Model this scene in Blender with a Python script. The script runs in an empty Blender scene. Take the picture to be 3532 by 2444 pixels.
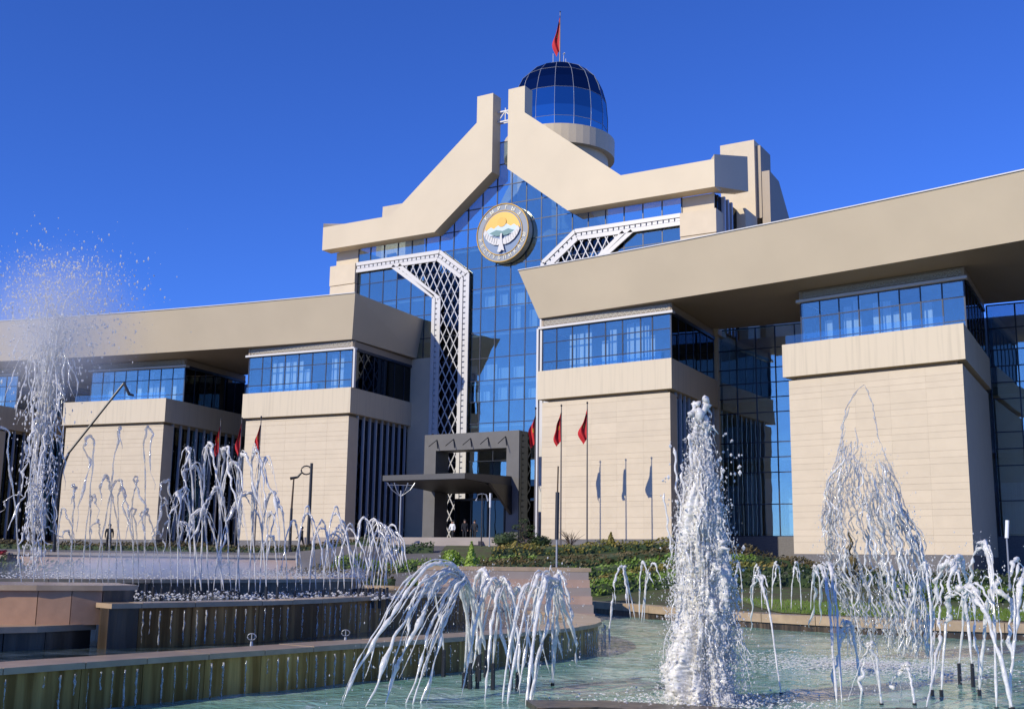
import bpy, bmesh, math, random
from mathutils import Vector, Matrix, Euler
import mathutils.noise as mnoise

# ------------------------------------------------------------------ camera, sky, sun, exposure
SC = bpy.context.scene
COL = SC.collection
EYE = 1.9
YAW, PITCH, ROLL, FPX = 0.53502, 0.18172, 0.01402, 3900.44
CAMX, CAMV = 52.399, 85.660
CY, SY = math.cos(YAW), math.sin(YAW)

def W(u, v, z):
    """palace frame: u along the front, v towards the square, z above the viewer's eye level"""
    return Vector((u, -v, z + EYE))

def G(l, d, z):
    """square frame: metres across and metres away from the edge of the fountain square"""
    return Vector((CAMX + l*CY - d*SY, -(CAMV - l*SY - d*CY), z))

cam_d = bpy.data.cameras.new('camera'); cam = bpy.data.objects.new('camera', cam_d); COL.objects.link(cam)
cam_d.sensor_width = 36.0; cam_d.lens = FPX/3532*36.0; cam_d.clip_end = 4000; cam_d.clip_start = .1
fh = Vector((-SY, CY, 0)); rh = Vector((CY, SY, 0)); zz = Vector((0, 0, 1))
fw = fh*math.cos(PITCH) + zz*math.sin(PITCH); up0 = -fh*math.sin(PITCH) + zz*math.cos(PITCH)
rr = rh*math.cos(ROLL) + up0*math.sin(ROLL); uu = up0*math.cos(ROLL) - rh*math.sin(ROLL)
M = Matrix((rr, uu, -fw)).transposed().to_4x4(); M.translation = (CAMX, -CAMV, EYE)
cam.matrix_world = M
SC.camera = cam

SUN_AZ, SUN_EL = math.radians(20), math.radians(28)     # azimuth measured from the front's normal towards its left end
sdir = Vector((-math.sin(SUN_AZ)*math.cos(SUN_EL), -math.cos(SUN_AZ)*math.cos(SUN_EL), math.sin(SUN_EL)))
world = bpy.data.worlds.new('World'); SC.world = world; world.use_nodes = True
wn = world.node_tree.nodes; wl = world.node_tree.links
bg = wn['Background']
sky = wn.new('ShaderNodeTexSky'); sky.sky_type = 'NISHITA'; sky.sun_disc = False
sky.sun_elevation = SUN_EL; sky.sun_rotation = math.atan2(sdir.x, sdir.y)
sky.air_density = 1.0; sky.dust_density = 0.1; sky.ozone_density = 5.0; sky.altitude = 1500
tint = wn.new('ShaderNodeMix'); tint.data_type = 'RGBA'; tint.blend_type = 'MULTIPLY'; tint.inputs[0].default_value = 1
tint.inputs[7].default_value = (0.385, 0.645, 1.34, 1)
wl.new(sky.outputs[0], tint.inputs[6]); wl.new(tint.outputs[2], bg.inputs[0])
bg.inputs[1].default_value = 0.12
sun_d = bpy.data.lights.new('sun', 'SUN'); sun = bpy.data.objects.new('sun', sun_d); COL.objects.link(sun)
sun_d.energy = 3.5; sun_d.angle = math.radians(.53); sun_d.color = (1, .92, .76)
sun.rotation_euler = sdir.to_track_quat('Z', 'Y').to_euler(); sun.location = (0, -60, 90)
SC.view_settings.view_transform = 'Standard'; SC.view_settings.look = 'None'
SC.view_settings.exposure = 0.22; SC.view_settings.gamma = 1; SC.view_settings.use_curve_mapping = False
cy = SC.cycles
cy.max_bounces = 8; cy.diffuse_bounces = 3; cy.glossy_bounces = 4; cy.transmission_bounces = 8; cy.transparent_max_bounces = 16
cy.volume_bounces = 2; cy.caustics_reflective = False; cy.caustics_refractive = False; cy.use_denoising = True; cy.sample_clamp_indirect = 6
RNG = random.Random(7)

# ------------------------------------------------------------------ helpers
class MB:
    """collects faces, builds ONE mesh object"""
    def __init__(s): s.v = []; s.f = []; s.m = []
    def add(s, vs, fs, mi=0):
        o = len(s.v); s.v += [tuple(x) for x in vs]; s.f += [tuple(i+o for i in f) for f in fs]; s.m += [mi]*len(fs); return s
    def hexa(s, b, t, mi=0):
        """b, t: four bottom and four top corners in the same order"""
        n = len(b); vs = list(b)+list(t)
        fs = [tuple(range(n-1, -1, -1)), tuple(range(n, 2*n))] + [(i, (i+1) % n, n+(i+1) % n, n+i) for i in range(n)]
        return s.add(vs, fs, mi)
    def box(s, x0, x1, y0, y1, z0, z1, mi=0):
        b = [(x0, y0, z0), (x1, y0, z0), (x1, y1, z0), (x0, y1, z0)]
        return s.hexa(b, [(x, y, z1) for x, y, z in b], mi)
    def ubox(s, u0, u1, v0, v1, z0, z1, mi=0):
        return s.box(min(u0, u1), max(u0, u1), min(-v0, -v1), max(-v0, -v1), z0+EYE, z1+EYE, mi)
    def fbox(s, F, t0, t1, n0, n1, z0, z1, mi=0):
        P = [F(t0, n0, z0), F(t1, n0, z0), F(t1, n1, z0), F(t0, n1, z0)]
        Q = [F(t0, n0, z1), F(t1, n0, z1), F(t1, n1, z1), F(t0, n1, z1)]
        return s.hexa(P, Q, mi)
    def bar(s, a, b, w, h, up=Vector((0, 0, 1)), mi=0):
        a = Vector(a); b = Vector(b); d = (b-a).normalized()
        x = d.cross(up)
        if x.length < 1e-4: x = d.cross(Vector((1, 0, 0)))
        x.normalize(); y = x.cross(d).normalized(); x *= w/2; y *= h/2
        return s.hexa([a-x-y, a+x-y, a+x+y, a-x+y], [b-x-y, b+x-y, b+x+y, b-x+y], mi)
    def tube(s, pts, rad, n=6, mi=0, cap=True):
        pts = [Vector(q) for q in pts]; k = len(pts)
        if not hasattr(rad, '__len__'): rad = [rad]*k
        vs = []; ref = Vector((.31, .17, .93))
        for i, q in enumerate(pts):
            d = (pts[min(i+1, k-1)] - pts[max(i-1, 0)])
            if d.length < 1e-7: d = Vector((0, 0, 1))
            d.normalize()
            if abs(d.dot(ref)) > .98: ref = Vector((.9, .3, .1))
            a = d.cross(ref).normalized(); b = d.cross(a)
            for j in range(n):
                t = 2*math.pi*j/n; vs.append(q + (a*math.cos(t)+b*math.sin(t))*rad[i])
        fs = [(i*n+j, i*n+(j+1) % n, (i+1)*n+(j+1) % n, (i+1)*n+j) for i in range(k-1) for j in range(n)]
        if cap: fs += [tuple(range(n-1, -1, -1)), tuple(range((k-1)*n, k*n))]
        return s.add(vs, fs, mi)
    def lathe(s, c, prof, n=24, mi=0, a0=0.0):
        c = Vector(c); vs = []; k = len(prof)
        for r, z in prof:
            for j in range(n):
                t = a0+2*math.pi*j/n; vs.append(c+Vector((r*math.cos(t), r*math.sin(t), z)))
        fs = [(i*n+j, i*n+(j+1) % n, (i+1)*n+(j+1) % n, (i+1)*n+j) for i in range(k-1) for j in range(n)]
        fs += [tuple(range(n-1, -1, -1)), tuple(range((k-1)*n, k*n))]
        return s.add(vs, fs, mi)
    def prism(s, poly, f0, f1, mi=0):
        """poly of 2-D points, f0/f1 map (a, b) to the two ends"""
        n = len(poly); vs = [f0(*q) for q in poly]+[f1(*q) for q in poly]
        fs = [tuple(range(n-1, -1, -1)), tuple(range(n, 2*n))]+[(i, (i+1) % n, n+(i+1) % n, n+i) for i in range(n)]
        return s.add(vs, fs, mi)
    def blob(s, c, r, mi=0, sq=(1, 1, 1)):
        c = Vector(c); d = [(1, 0, 0), (-1, 0, 0), (0, 1, 0), (0, -1, 0), (0, 0, 1), (0, 0, -1)]
        vs = [c+Vector((a*sq[0]*r, b*sq[1]*r, e*sq[2]*r)) for a, b, e in d]
        fs = [(0, 2, 4), (2, 1, 4), (1, 3, 4), (3, 0, 4), (2, 0, 5), (1, 2, 5), (3, 1, 5), (0, 3, 5)]
        return s.add(vs, fs, mi)
    def mesh(s, name, mats, smooth=False, fix=True):
        me = bpy.data.meshes.new(name); me.from_pydata(s.v, [], s.f)
        for m in (mats if isinstance(mats, (list, tuple)) else [mats]): me.materials.append(m)
        if any(s.m): me.polygons.foreach_set('material_index', s.m)
        if fix:
            bm = bmesh.new(); bm.from_mesh(me); bmesh.ops.recalc_face_normals(bm, faces=bm.faces); bm.to_mesh(me); bm.free()
        if smooth: me.polygons.foreach_set('use_smooth', [True]*len(me.polygons))
        me.update(); return me
    def build(s, name, mats, parent=None, smooth=False, fix=True, **props):
        return link(name, s.mesh(name, mats, smooth, fix), parent, **props)

def setp(o, parent):
    o.parent = parent
    if parent.type == 'EMPTY': o.matrix_parent_inverse = Matrix.Translation(-parent.location)
def link(name, me, parent=None, loc=None, rot=None, **props):
    o = bpy.data.objects.new(name, me); COL.objects.link(o)
    if loc is not None: o.location = loc
    if rot is not None: o.rotation_euler = rot
    if parent is not None: setp(o, parent)
    for k, x in props.items():
        if x is not None: o[k] = x
    return o
def thing(name, loc, label, category, group=None):
    o = bpy.data.objects.new(name, None); COL.objects.link(o); o.location = loc; o.empty_display_size = .3
    o['label'] = label; o['category'] = category
    if group: o['group'] = group
    return o
_bc = {}
def boxmesh(sx, sy, sz, mat, bev=0.0):
    k = (round(sx, 3), round(sy, 3), round(sz, 3), mat.name)
    if k not in _bc: _bc[k] = MB().box(-sx/2, sx/2, -sy/2, sy/2, -sz/2, sz/2).mesh('piece', mat)
    return _bc[k]

# ------------------------------------------------------------------ materials
def mat(name, col, rough=.6, metal=0., var=0., scale=.6, bump=0., bscale=30., obvar=0., spec=None, stretch=None, col2=None, thr=(.35, .7), coat=0.):
    m = bpy.data.materials.new(name); m.use_nodes = True; nt = m.node_tree; n = nt.nodes; L = nt.links
    b = n['Principled BSDF']; b.inputs['Roughness'].default_value = rough; b.inputs['Metallic'].default_value = metal
    if spec is not None: b.inputs['Specular IOR Level'].default_value = spec
    if coat: b.inputs['Coat Weight'].default_value = coat
    c = (*col, 1); b.inputs['Base Color'].default_value = c
    geo = n.new('ShaderNodeNewGeometry'); src = geo.outputs['Position']
    if stretch:
        mp = n.new('ShaderNodeMapping'); mp.inputs['Scale'].default_value = stretch; L.new(src, mp.inputs[0]); src = mp.outputs[0]
    out = None
    if var or col2:
        no = n.new('ShaderNodeTexNoise'); no.inputs['Scale'].default_value = scale; no.inputs['Detail'].default_value = 6; L.new(src, no.inputs['Vector'])
        rp = n.new('ShaderNodeValToRGB'); rp.color_ramp.elements[0].position = thr[0]; rp.color_ramp.elements[1].position = thr[1]
        d = 1-var; rp.color_ramp.elements[0].color = (*[x*d for x in col], 1); rp.color_ramp.elements[1].color = (*(col2 or col), 1)
        L.new(no.outputs[0], rp.inputs[0]); out = rp.outputs[0]
    if obvar:
        oi = n.new('ShaderNodeObjectInfo'); mr = n.new('ShaderNodeMapRange'); mr.inputs[3].default_value = 1-obvar; mr.inputs[4].default_value = 1+obvar
        L.new(oi.outputs['Random'], mr.inputs[0]); mx = n.new('ShaderNodeMix'); mx.data_type = 'RGBA'; mx.blend_type = 'MULTIPLY'; mx.inputs[0].default_value = 1
        if out: L.new(out, mx.inputs[6])
        else: mx.inputs[6].default_value = c
        L.new(mr.outputs[0], mx.inputs[7]); out = mx.outputs[2]
    if out: L.new(out, b.inputs['Base Color'])
    if bump:
        n2 = n.new('ShaderNodeTexNoise'); n2.inputs['Scale'].default_value = bscale; n2.inputs['Detail'].default_value = 4; L.new(src, n2.inputs['Vector'])
        bp = n.new('ShaderNodeBump'); bp.inputs['Strength'].default_value = bump; bp.inputs['Distance'].default_value = .05
        L.new(n2.outputs[0], bp.inputs['Height']); L.new(bp.outputs[0], b.inputs['Normal'])
    return m

def glassmat(name, tr, gl, fac, rough=.015):
    """coated solar glass: part of the light passes tinted, part is mirrored"""
    m = bpy.data.materials.new(name); m.use_nodes = True; nt = m.node_tree; n = nt.nodes; L = nt.links
    for x in list(n):
        if x.type != 'OUTPUT_MATERIAL': n.remove(x)
    o = [x for x in n if x.type == 'OUTPUT_MATERIAL'][0]
    t = n.new('ShaderNodeBsdfTransparent'); t.inputs[0].default_value = (*tr, 1)
    g = n.new('ShaderNodeBsdfGlossy'); g.inputs['Color'].default_value = (*gl, 1); g.inputs['Roughness'].default_value = rough
    lw = n.new('ShaderNodeLayerWeight'); fr = n.new('ShaderNodeMath'); fr.operation = 'POWER'; fr.inputs[1].default_value = 5; L.new(lw.outputs['Facing'], fr.inputs[0])
    mr = n.new('ShaderNodeMapRange'); mr.inputs[3].default_value = fac; mr.inputs[4].default_value = 1
    geo = n.new('ShaderNodeNewGeometry'); no = n.new('ShaderNodeTexNoise'); no.inputs['Scale'].default_value = .35; L.new(geo.outputs['Position'], no.inputs['Vector'])
    bp = n.new('ShaderNodeBump'); bp.inputs['Strength'].default_value = .035; bp.inputs['Distance'].default_value = .3; L.new(no.outputs[0], bp.inputs['Height']); L.new(bp.outputs[0], g.inputs['Normal'])
    mx = n.new('ShaderNodeMixShader'); L.new(fr.outputs[0], mr.inputs[0]); L.new(mr.outputs[0], mx.inputs[0]); L.new(t.outputs[0], mx.inputs[1]); L.new(g.outputs[0], mx.inputs[2]); L.new(mx.outputs[0], o.inputs[0])
    return m

def watermat(name, white, clear, milk, rough=.08):
    """spray: clear refracting water, milky aerated water that also lets light through, and open gaps"""
    m = bpy.data.materials.new(name); m.use_nodes = True; nt = m.node_tree; n = nt.nodes; L = nt.links
    for x in list(n):
        if x.type != 'OUTPUT_MATERIAL': n.remove(x)
    o = [x for x in n if x.type == 'OUTPUT_MATERIAL'][0]
    df = n.new('ShaderNodeBsdfDiffuse'); tl = n.new('ShaderNodeBsdfTranslucent'); gl = n.new('ShaderNodeBsdfGlossy'); rf = n.new('ShaderNodeBsdfRefraction'); t = n.new('ShaderNodeBsdfTransparent')
    for x in (df, tl): x.inputs['Color'].default_value = (*white, 1)
    gl.inputs['Roughness'].default_value = rough; rf.inputs['IOR'].default_value = 1.33; rf.inputs['Roughness'].default_value = rough; rf.inputs['Color'].default_value = (.97, .98, 1, 1)
    def mix(f, a, c):
        x = n.new('ShaderNodeMixShader'); x.inputs[0].default_value = f; L.new(a.outputs[0], x.inputs[1]); L.new(c.outputs[0], x.inputs[2]); return x
    body = mix(.28, df, tl); body = mix(.06, body, gl); cl = mix(.5, t, mix(.1, rf, gl))
    geo = n.new('ShaderNodeNewGeometry'); no = n.new('ShaderNodeTexNoise'); no.inputs['Scale'].default_value = 14; no.inputs['Detail'].default_value = 3; L.new(geo.outputs['Position'], no.inputs['Vector'])
    mr = n.new('ShaderNodeMapRange'); mr.inputs[1].default_value = .35; mr.inputs[2].default_value = .65; mr.inputs[3].default_value = min(1, max(0, milk-.3)); mr.inputs[4].default_value = min(1, milk+.3); L.new(no.outputs[0], mr.inputs[0])
    fin = mix(milk, cl, body); L.new(mr.outputs[0], fin.inputs[0]); L.new(fin.outputs[0], o.inputs[0])
    return m

BEIGE = (.66, .55, .39)
m_wall = mat('beige stone cladding', BEIGE, .7, var=.06, scale=1.2, obvar=.035, bump=.05, bscale=40)
m_band = mat('beige rendered parapet', (.65, .55, .39), .65, var=.12, scale=1.5, stretch=(3.0, 3.0, .12), thr=(.3, .5))
m_fascia = mat('beige metal fascia', (.66, .55, .38), .5, var=.07, scale=.25, spec=.35)
m_soffit = mat('beige soffit darkened for shade', (.40, .32, .23), .6, var=.06, scale=.4)  # same beige as the fascia, shade of the undersides put into the colour
m_plinth = mat('grey granite plinth', (.16, .15, .145), .55, var=.25, scale=8)
m_white = mat('white metal trim', (.62, .60, .57), .4)
m_lattice = mat('silver white lattice', (.60, .59, .58), .35)
m_mull = mat('dark blue mullion', (.012, .02, .045), .35)
m_fin = mat('pale grey aluminium fin', (.42, .45, .5), .4, metal=.2)
m_int = mat('office interior', (.36, .40, .44), .8, var=.3, scale=1.)
m_slab = mat('interior floor edge', (.35, .36, .37), .8)
m_curtain = mat('white curtain', (.86, .87, .86), .8, var=.25, scale=4, stretch=(3, 3, .05), obvar=.08)
m_glass = glassmat('blue mirror glass', (.74, .87, .95), (1.0, .98, .76), .33)
m_glassw = glassmat('blue window glass', (.84, .93, .98), (1.0, 1.0, .80), .24)
m_glassd = glassmat('dark tinted glass', (.03, .04, .06), (.26, .28, .30), .20)
m_dome = glassmat('dome glass with reflection tint', (.02, .05, .14), (.25, .55, .75), .6, .03)  # lower panes: brighter blue reflection put into the tint
m_domed = glassmat('dome glass without reflection tint', (.02, .03, .06), (.14, .22, .36), .5, .03)  # upper panes: same glass tinted darker, no reflection painted in
m_rail = glassmat('balcony rail glass', (.86, .95, .99), (1, 1, .9), .10)
m_portico = mat('grey stone portico', (.125, .12, .115), .55, var=.15, scale=1.2, bump=.04)
m_dark = mat('dark bronze metal', (.02, .02, .022), .4)
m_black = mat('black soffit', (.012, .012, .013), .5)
m_grey = mat('galvanised metal', (.33, .34, .36), .4, metal=.5)
m_lamp = mat('opal lamp glass', (.85, .86, .86), .3)
m_orn = mat('pale plaster ornament', (.55, .50, .41), .7)
m_silver = mat('silver emblem metal', (.55, .52, .42), .4, metal=.4)
m_gold = mat('gold emblem sky', (.48, .29, .06), .4, metal=.3)
m_sunny = mat('yellow emblem sun', (.75, .42, .04), .4)
m_emblue = mat('blue emblem field', (.16, .24, .38), .5)
m_emring = mat('grey blue emblem ring', (.24, .27, .32), .5)
m_emsnow = mat('snow blue emblem mountains', (.55, .66, .74), .5)
m_emgreen = mat('green emblem hills', (.12, .25, .25), .5)
m_red = mat('red flag cloth', (.55, .018, .022), .7)
m_yellow = mat('yellow flag sun', (.85, .5, .05), .7)
m_copg = mat('tan granite coping', (.48, .35, .22), .3, var=.25, scale=3, bump=.03)
m_brown = mat('brown granite slab', (.52, .30, .17), .4, var=.15, scale=6, obvar=.10)
m_wet = mat('wet algae stained granite', (.22, .115, .022), .4, spec=.2, col2=(.66, .42, .13), scale=2.4, stretch=(2.6, 2.6, .16), thr=(.40, .74), bump=.25, bscale=5, obvar=.3)
m_wet2 = mat('wet black granite and shaded ends', (.04, .03, .02), .34, col2=(.17, .115, .07), scale=2.0, stretch=(2.2, 2.2, .2), thr=(.45, .75), bump=.25, bscale=5, obvar=.3)  # wet stone; also paints shade on wall ends
m_wet3 = mat('wet brown granite', (.20, .09, .022), .45, spec=.2, col2=(.62, .32, .10), scale=2.6, stretch=(2.6, 2.6, .16), thr=(.42, .74), bump=.25, bscale=5, obvar=.3)
m_pink = mat('pinkish stone parapet', (.50, .34, .25), .6, var=.15, scale=2)
m_pave = mat('pale paving', (.34, .29, .25), .7, var=.12, scale=.8)
m_ground = mat('square paving', (.17, .155, .14), .8, var=.2, scale=.3)
m_soil = mat('planted soil', (.08, .06, .03), .9, col2=(.08, .13, .025), scale=1.5, bump=.4, bscale=6)
m_lawn = mat('lawn', (.12, .17, .03), .9, col2=(.20, .22, .05), scale=3)
m_jet = watermat('spraying water', (1.0, .97, .92), .5, .92)
m_clear = watermat('clear spray', (.90, .88, .83), .7, .30)
m_core = watermat('foaming white water', (1.0, .97, .91), .1, 1.05)
m_drop = watermat('water drops', (1.0, .97, .93), .4, .88)
m_suit = mat('dark suit cloth', (.012, .013, .017), .8)
m_skin = mat('skin', (.42, .24, .16), .6)
m_hair = mat('dark hair', (.01, .008, .007), .6)
m_white_cloth = mat('white cloth', (.75, .75, .73), .8)
m_bark = mat('bark', (.09, .06, .04), .9)
def leaf(name, a, b): return mat(name, a, .6, col2=b, scale=1.7, thr=(.35, .65))
m_l_dark = leaf('dark evergreen leaves', (.03, .05, .015), (.055, .09, .02))
m_l_green = leaf('green hedge leaves', (.10, .19, .02), (.19, .27, .04))
m_l_ochre = leaf('ochre autumn leaves', (.24, .165, .03), (.16, .18, .03))
m_l_lime = leaf('lime green leaves', (.16, .26, .02), (.24, .34, .04))
m_l_olive = leaf('olive brown leaves', (.085, .075, .022), (.13, .09, .03))
m_l_red = leaf('red bedding flowers', (.4, .02, .03), (.25, .03, .05))

# ------------------------------------------------------------------ the palace: one thing, its blocks are parts, their pieces sub-parts
PAL = thing('government_palace', W(0, 0, 1.0), 'beige government palace with blue glass front, round emblem and flag topped dome', 'palace')
ZB, ZWT, ZBB, ZBT = None, 12.349, 12.586, 14.824
WINT, LEDGE, FRZ, SOF = 18.2, 18.42, 19.0, 19.08
PAVS = {1: (9.62, 8.718, .0836, 11.2), 2: (29.973, 10.969, .1682, 11.577), 3: (49.6, 14.9, .25, 11.6)}
OV = .285
def pframe(side, k):
    u, v, a, w = PAVS[k]; T = Vector((side*math.cos(a), -math.sin(a), 0)); N = Vector((-side*math.sin(a), -math.cos(a), 0)); O = Vector((side*u, -v, EYE))
    tp = {1: .145, 2: .20, 3: .2}[k]      # plan tapers towards the back on the outer flank
    return (lambda t, n, z: O+T*(t+tp*min(0, n)*t/w)+N*n+Vector((0, 0, z))), T, N
COURSE = [.78, .39, .40]
_orn = None
def ornament_mesh():
    global _orn
    if _orn is None:
        b = MB()
        ring = [Vector((.17*math.cos(t), 0, .17*math.sin(t))) for t in [2*math.pi*i/8 for i in range(9)]]
        b.tube(ring, .045, 4, cap=False); b.bar((-.22, 0, -.22), (.22, 0, .22), .06, .07, Vector((0, 1, 0))); b.bar((-.22, .01, .22), (.22, .01, -.22), .06, .07, Vector((0, 1, 0)))
        _orn = b.mesh('ornament', m_orn)
    return _orn
PANNAME = {(-1, 1): 'pavilion just left of the entrance', (1, 1): 'pavilion just right of the entrance, red flags before it', (-1, 2): 'second pavilion left of the entrance', (1, 2): 'large pavilion nearest the right edge', (-1, 3): 'pavilion cut by the left edge'}
def panes(part, P, T, N, cols, rows, z_of, gm, jit=.005, skip=None, rail=.06, rz=None):
    """each pane an object; mullions one mesh; P(t, n, z)"""
    ang = math.atan2(T.y, T.x)
    for i in range(len(cols)-1):
        for j in range(len(rows)-1):
            a, b, c, d = cols[i], cols[i+1], rows[j], rows[j+1]
            if skip and skip((a+b)/2, (c+d)/2): continue
            g = gm((a+b)/2, (c+d)/2) if callable(gm) else gm
            link('glass_pane', boxmesh(abs(b-a)-.05, .02, d-c-.05, g), part, P((a+b)/2, 0, (c+d)/2), (RNG.gauss(0, jit), 0, ang+RNG.gauss(0, jit)))
def pavilion(side, k):
    P, T, N = pframe(side, k); u, v, a, w = PAVS[k]; ang = math.atan2(T.y, T.x)
    zb = 1.625 if side < 0 else (1.79 if k == 1 else .815)
    dep = 11.0 if k == 1 else 13.0 if k == 2 else 15.0
    wn_ = -.12 if k == 1 else -2.5
    fins_in = side < 0 or k == 1; fins_out = k == 1
    b = MB()   # core: front, back of the room, and solid corner piers
    b.fbox(P, .0, w, -.45, -.025, zb, ZWT-.02)
    for t0, t1 in ((0, .35), (w-.35, w)):
        b.fbox(P, t0, t1, -1.5, -.45, zb, ZWT-.02)
    b.fbox(P, .6, w-.6, -dep, -1.5, zb, ZWT-.02)
    if not fins_out: b.fbox(P, w-.6, w-.02, -dep, -1.5, zb, ZWT-.02)
    if not fins_in: b.fbox(P, .02, .6, -dep, -1.5, zb, ZWT-.02)
    part = b.build('pavilion', m_wall, PAL, label=PANNAME[(side, k)])
    MB().fbox(P, .05, w-.05, -dep, .02, -3.2, zb).build('plinth', m_plinth, part)
    MB().fbox(P, -OV, w+OV, -dep, OV, ZBB, ZBT).build('parapet_band', m_band, part)
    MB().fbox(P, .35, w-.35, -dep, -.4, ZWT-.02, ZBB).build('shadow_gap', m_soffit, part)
    # facing panels in courses: one tall, two low
    z = zb; q = 0; stuff = MB(); nc = 5; cw = w/nc
    while z < ZWT-.05:
        h = min(COURSE[q % 3], ZWT-z)
        for c in range(nc):
            if side > 0 and k < 3:
                link('facing_panel', boxmesh(cw-.006, .06, h-.010, m_wall), part, P((c+.5)*cw, -.03+RNG.uniform(-.003, .003), z+h/2), (0, 0, ang))
            else: stuff.fbox(P, c*cw+.004, (c+1)*cw-.004, -.06, 0, z+.007, z+h-.007)
        z += h; q += 1
    if stuff.f: stuff.build('facing_panels', m_wall, part, kind='stuff')
    # window storey
    room = MB()
    room.fbox(P, .5, w-.5, -dep+.2, -5.6, ZBT, SOF-.02); room.fbox(P, .3, w-.3, wn_-3.1, wn_-.1, ZBT, ZBT+.1)
    room.fbox(P, .2, w-.2, wn_-5, wn_-.08, WINT+.05, SOF-.02)
    room.build('window_room', m_int, part)
    if k == 1: cols = [-.1, 1.25, 2.7, 4.2, 5.7, 7.2, 8.75, 9.75, w+.1]
    else: cols = [-.15+i*(w+.2)/8 for i in range(9)]
    rows = [ZBT+.02, ZBT+.75, ZBT+2.3, WINT]
    Pw = lambda t, n, z: P(t, n+wn_, z)
    panes(part, Pw, T, N, cols, rows, None, m_glassw)
    mu = MB()
    for c in cols: mu.fbox(Pw, c-.045, c+.045, -.1, .03, rows[0], rows[-1])
    for r in rows: mu.fbox(Pw, cols[0], cols[-1], -.1, .025, r-.035, r+.035)
    mu.build('window_frame', m_mull, part)
    rr_ = random.Random(k*10+side)
    for i in range(len(cols)-1):
        for hh in range(2):
            if rr_.random() < .66 and 0 < i < len(cols)-2:
                c0, c1 = cols[i]+(cols[i+1]-cols[i])*hh*.5+.06, cols[i]+(cols[i+1]-cols[i])*(hh*.5+.42)
                z1 = WINT-rr_.choice([.15, .5, .9, 1.3])
                MB().fbox(Pw, c0, c1, -.75-.1*rr_.random(), -.7, ZBT+.1, z1).build('curtain', m_curtain, part)
    MB().fbox(Pw, cols[0]-.25, cols[-1]+.25, -.3, .28, WINT+.04, LEDGE).build('window_ledge', m_white, part)
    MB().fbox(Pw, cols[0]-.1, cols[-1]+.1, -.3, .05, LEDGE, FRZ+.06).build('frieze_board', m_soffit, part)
    nn = int((cols[-1]-cols[0])/.40)
    for i in range(nn):
        link('ornament', ornament_mesh(), part, Pw(cols[0]+(i+.5)*(cols[-1]-cols[0])/nn, .09, (LEDGE+FRZ)/2+.02), (0, 0, ang))
    # glass balcony rail on the parapet
    r0, r1 = (w*.42, w-.6) if k == 1 else (-.1, w-.9)
    if side < 0 and k == 1: r0, r1 = .4 if False else w*.30, w+.1
    npn = max(3, int((r1-r0)/1.5))
    for i in range(npn):
        s0 = r0+(r1-r0)*i/npn
        link('rail_pane', boxmesh((r1-r0)/npn-.03, .025, .62, m_rail), part, P(s0+(r1-r0)/npn/2, .12, ZBT+.31), (0, 0, ang))
    # the flanks
    for inner in (True, False):
        s = 0 if inner else w; sg = -1 if inner else 1
        fins = fins_in if inner else fins_out
        if inner and side > 0 and k == 1: pass
        # window storey flank: dark glass
        Ps = lambda t, n, z: P(s+sg*(.02), -t, z)
        Tn = (P(s, -6, 0)-P(s, -1, 0)).normalized()
        n0 = -wn_+.05; ncol = 6
        cs = [n0+(dep-n0-.3)*i/ncol for i in range(ncol+1)]
        angs = math.atan2(Tn.y, Tn.x)
        for i in range(ncol):
            link('flank_pane', boxmesh(cs[i+1]-cs[i]-.06, .02, WINT-ZBT-.06, m_glassd), part, Ps((cs[i]+cs[i+1])/2, 0, (WINT+ZBT)/2), (RNG.gauss(0, .002), 0, angs+RNG.gauss(0, .002)))
        fb = MB()
        for c in cs: fb.bar(Ps(c, 0, ZBT), Ps(c, 0, WINT), .08, .1, N)
        fb.bar(Ps(cs[0], 0, WINT+.12), Ps(cs[-1], 0, WINT+.12), .3, .24)
        fb.build('flank_frame', m_mull, part)
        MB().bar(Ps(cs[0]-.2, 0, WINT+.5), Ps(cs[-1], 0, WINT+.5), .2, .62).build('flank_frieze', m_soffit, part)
        if fins:
            nf = 9; f0, f1 = 1.5, dep-.4
            for i in range(nf+1):
                c = f0+(f1-f0)*i/nf
                link('fin', boxmesh(.17, .20, ZBB-zb-.02, m_fin), part, P(s-sg*.11, -c, (ZBB+zb)/2), (0, 0, angs))
            Pf = lambda t, n, z: P(s-sg*.5, -t, z)
            for i in range(nf):
                c0 = f0+(f1-f0)*i/nf; c1 = f0+(f1-f0)*(i+1)/nf
                link('flank_glass', boxmesh(c1-c0-.04, .02, ZBB-zb-.04, m_glassd), part, Pf((c0+c1)/2, 0, (ZBB+zb)/2), (0, 0, angs))
    return part
for sd, kk in ((-1, 1), (1, 1), (-1, 2), (1, 2), (-1, 3)): pavilion(sd, kk)

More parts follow.
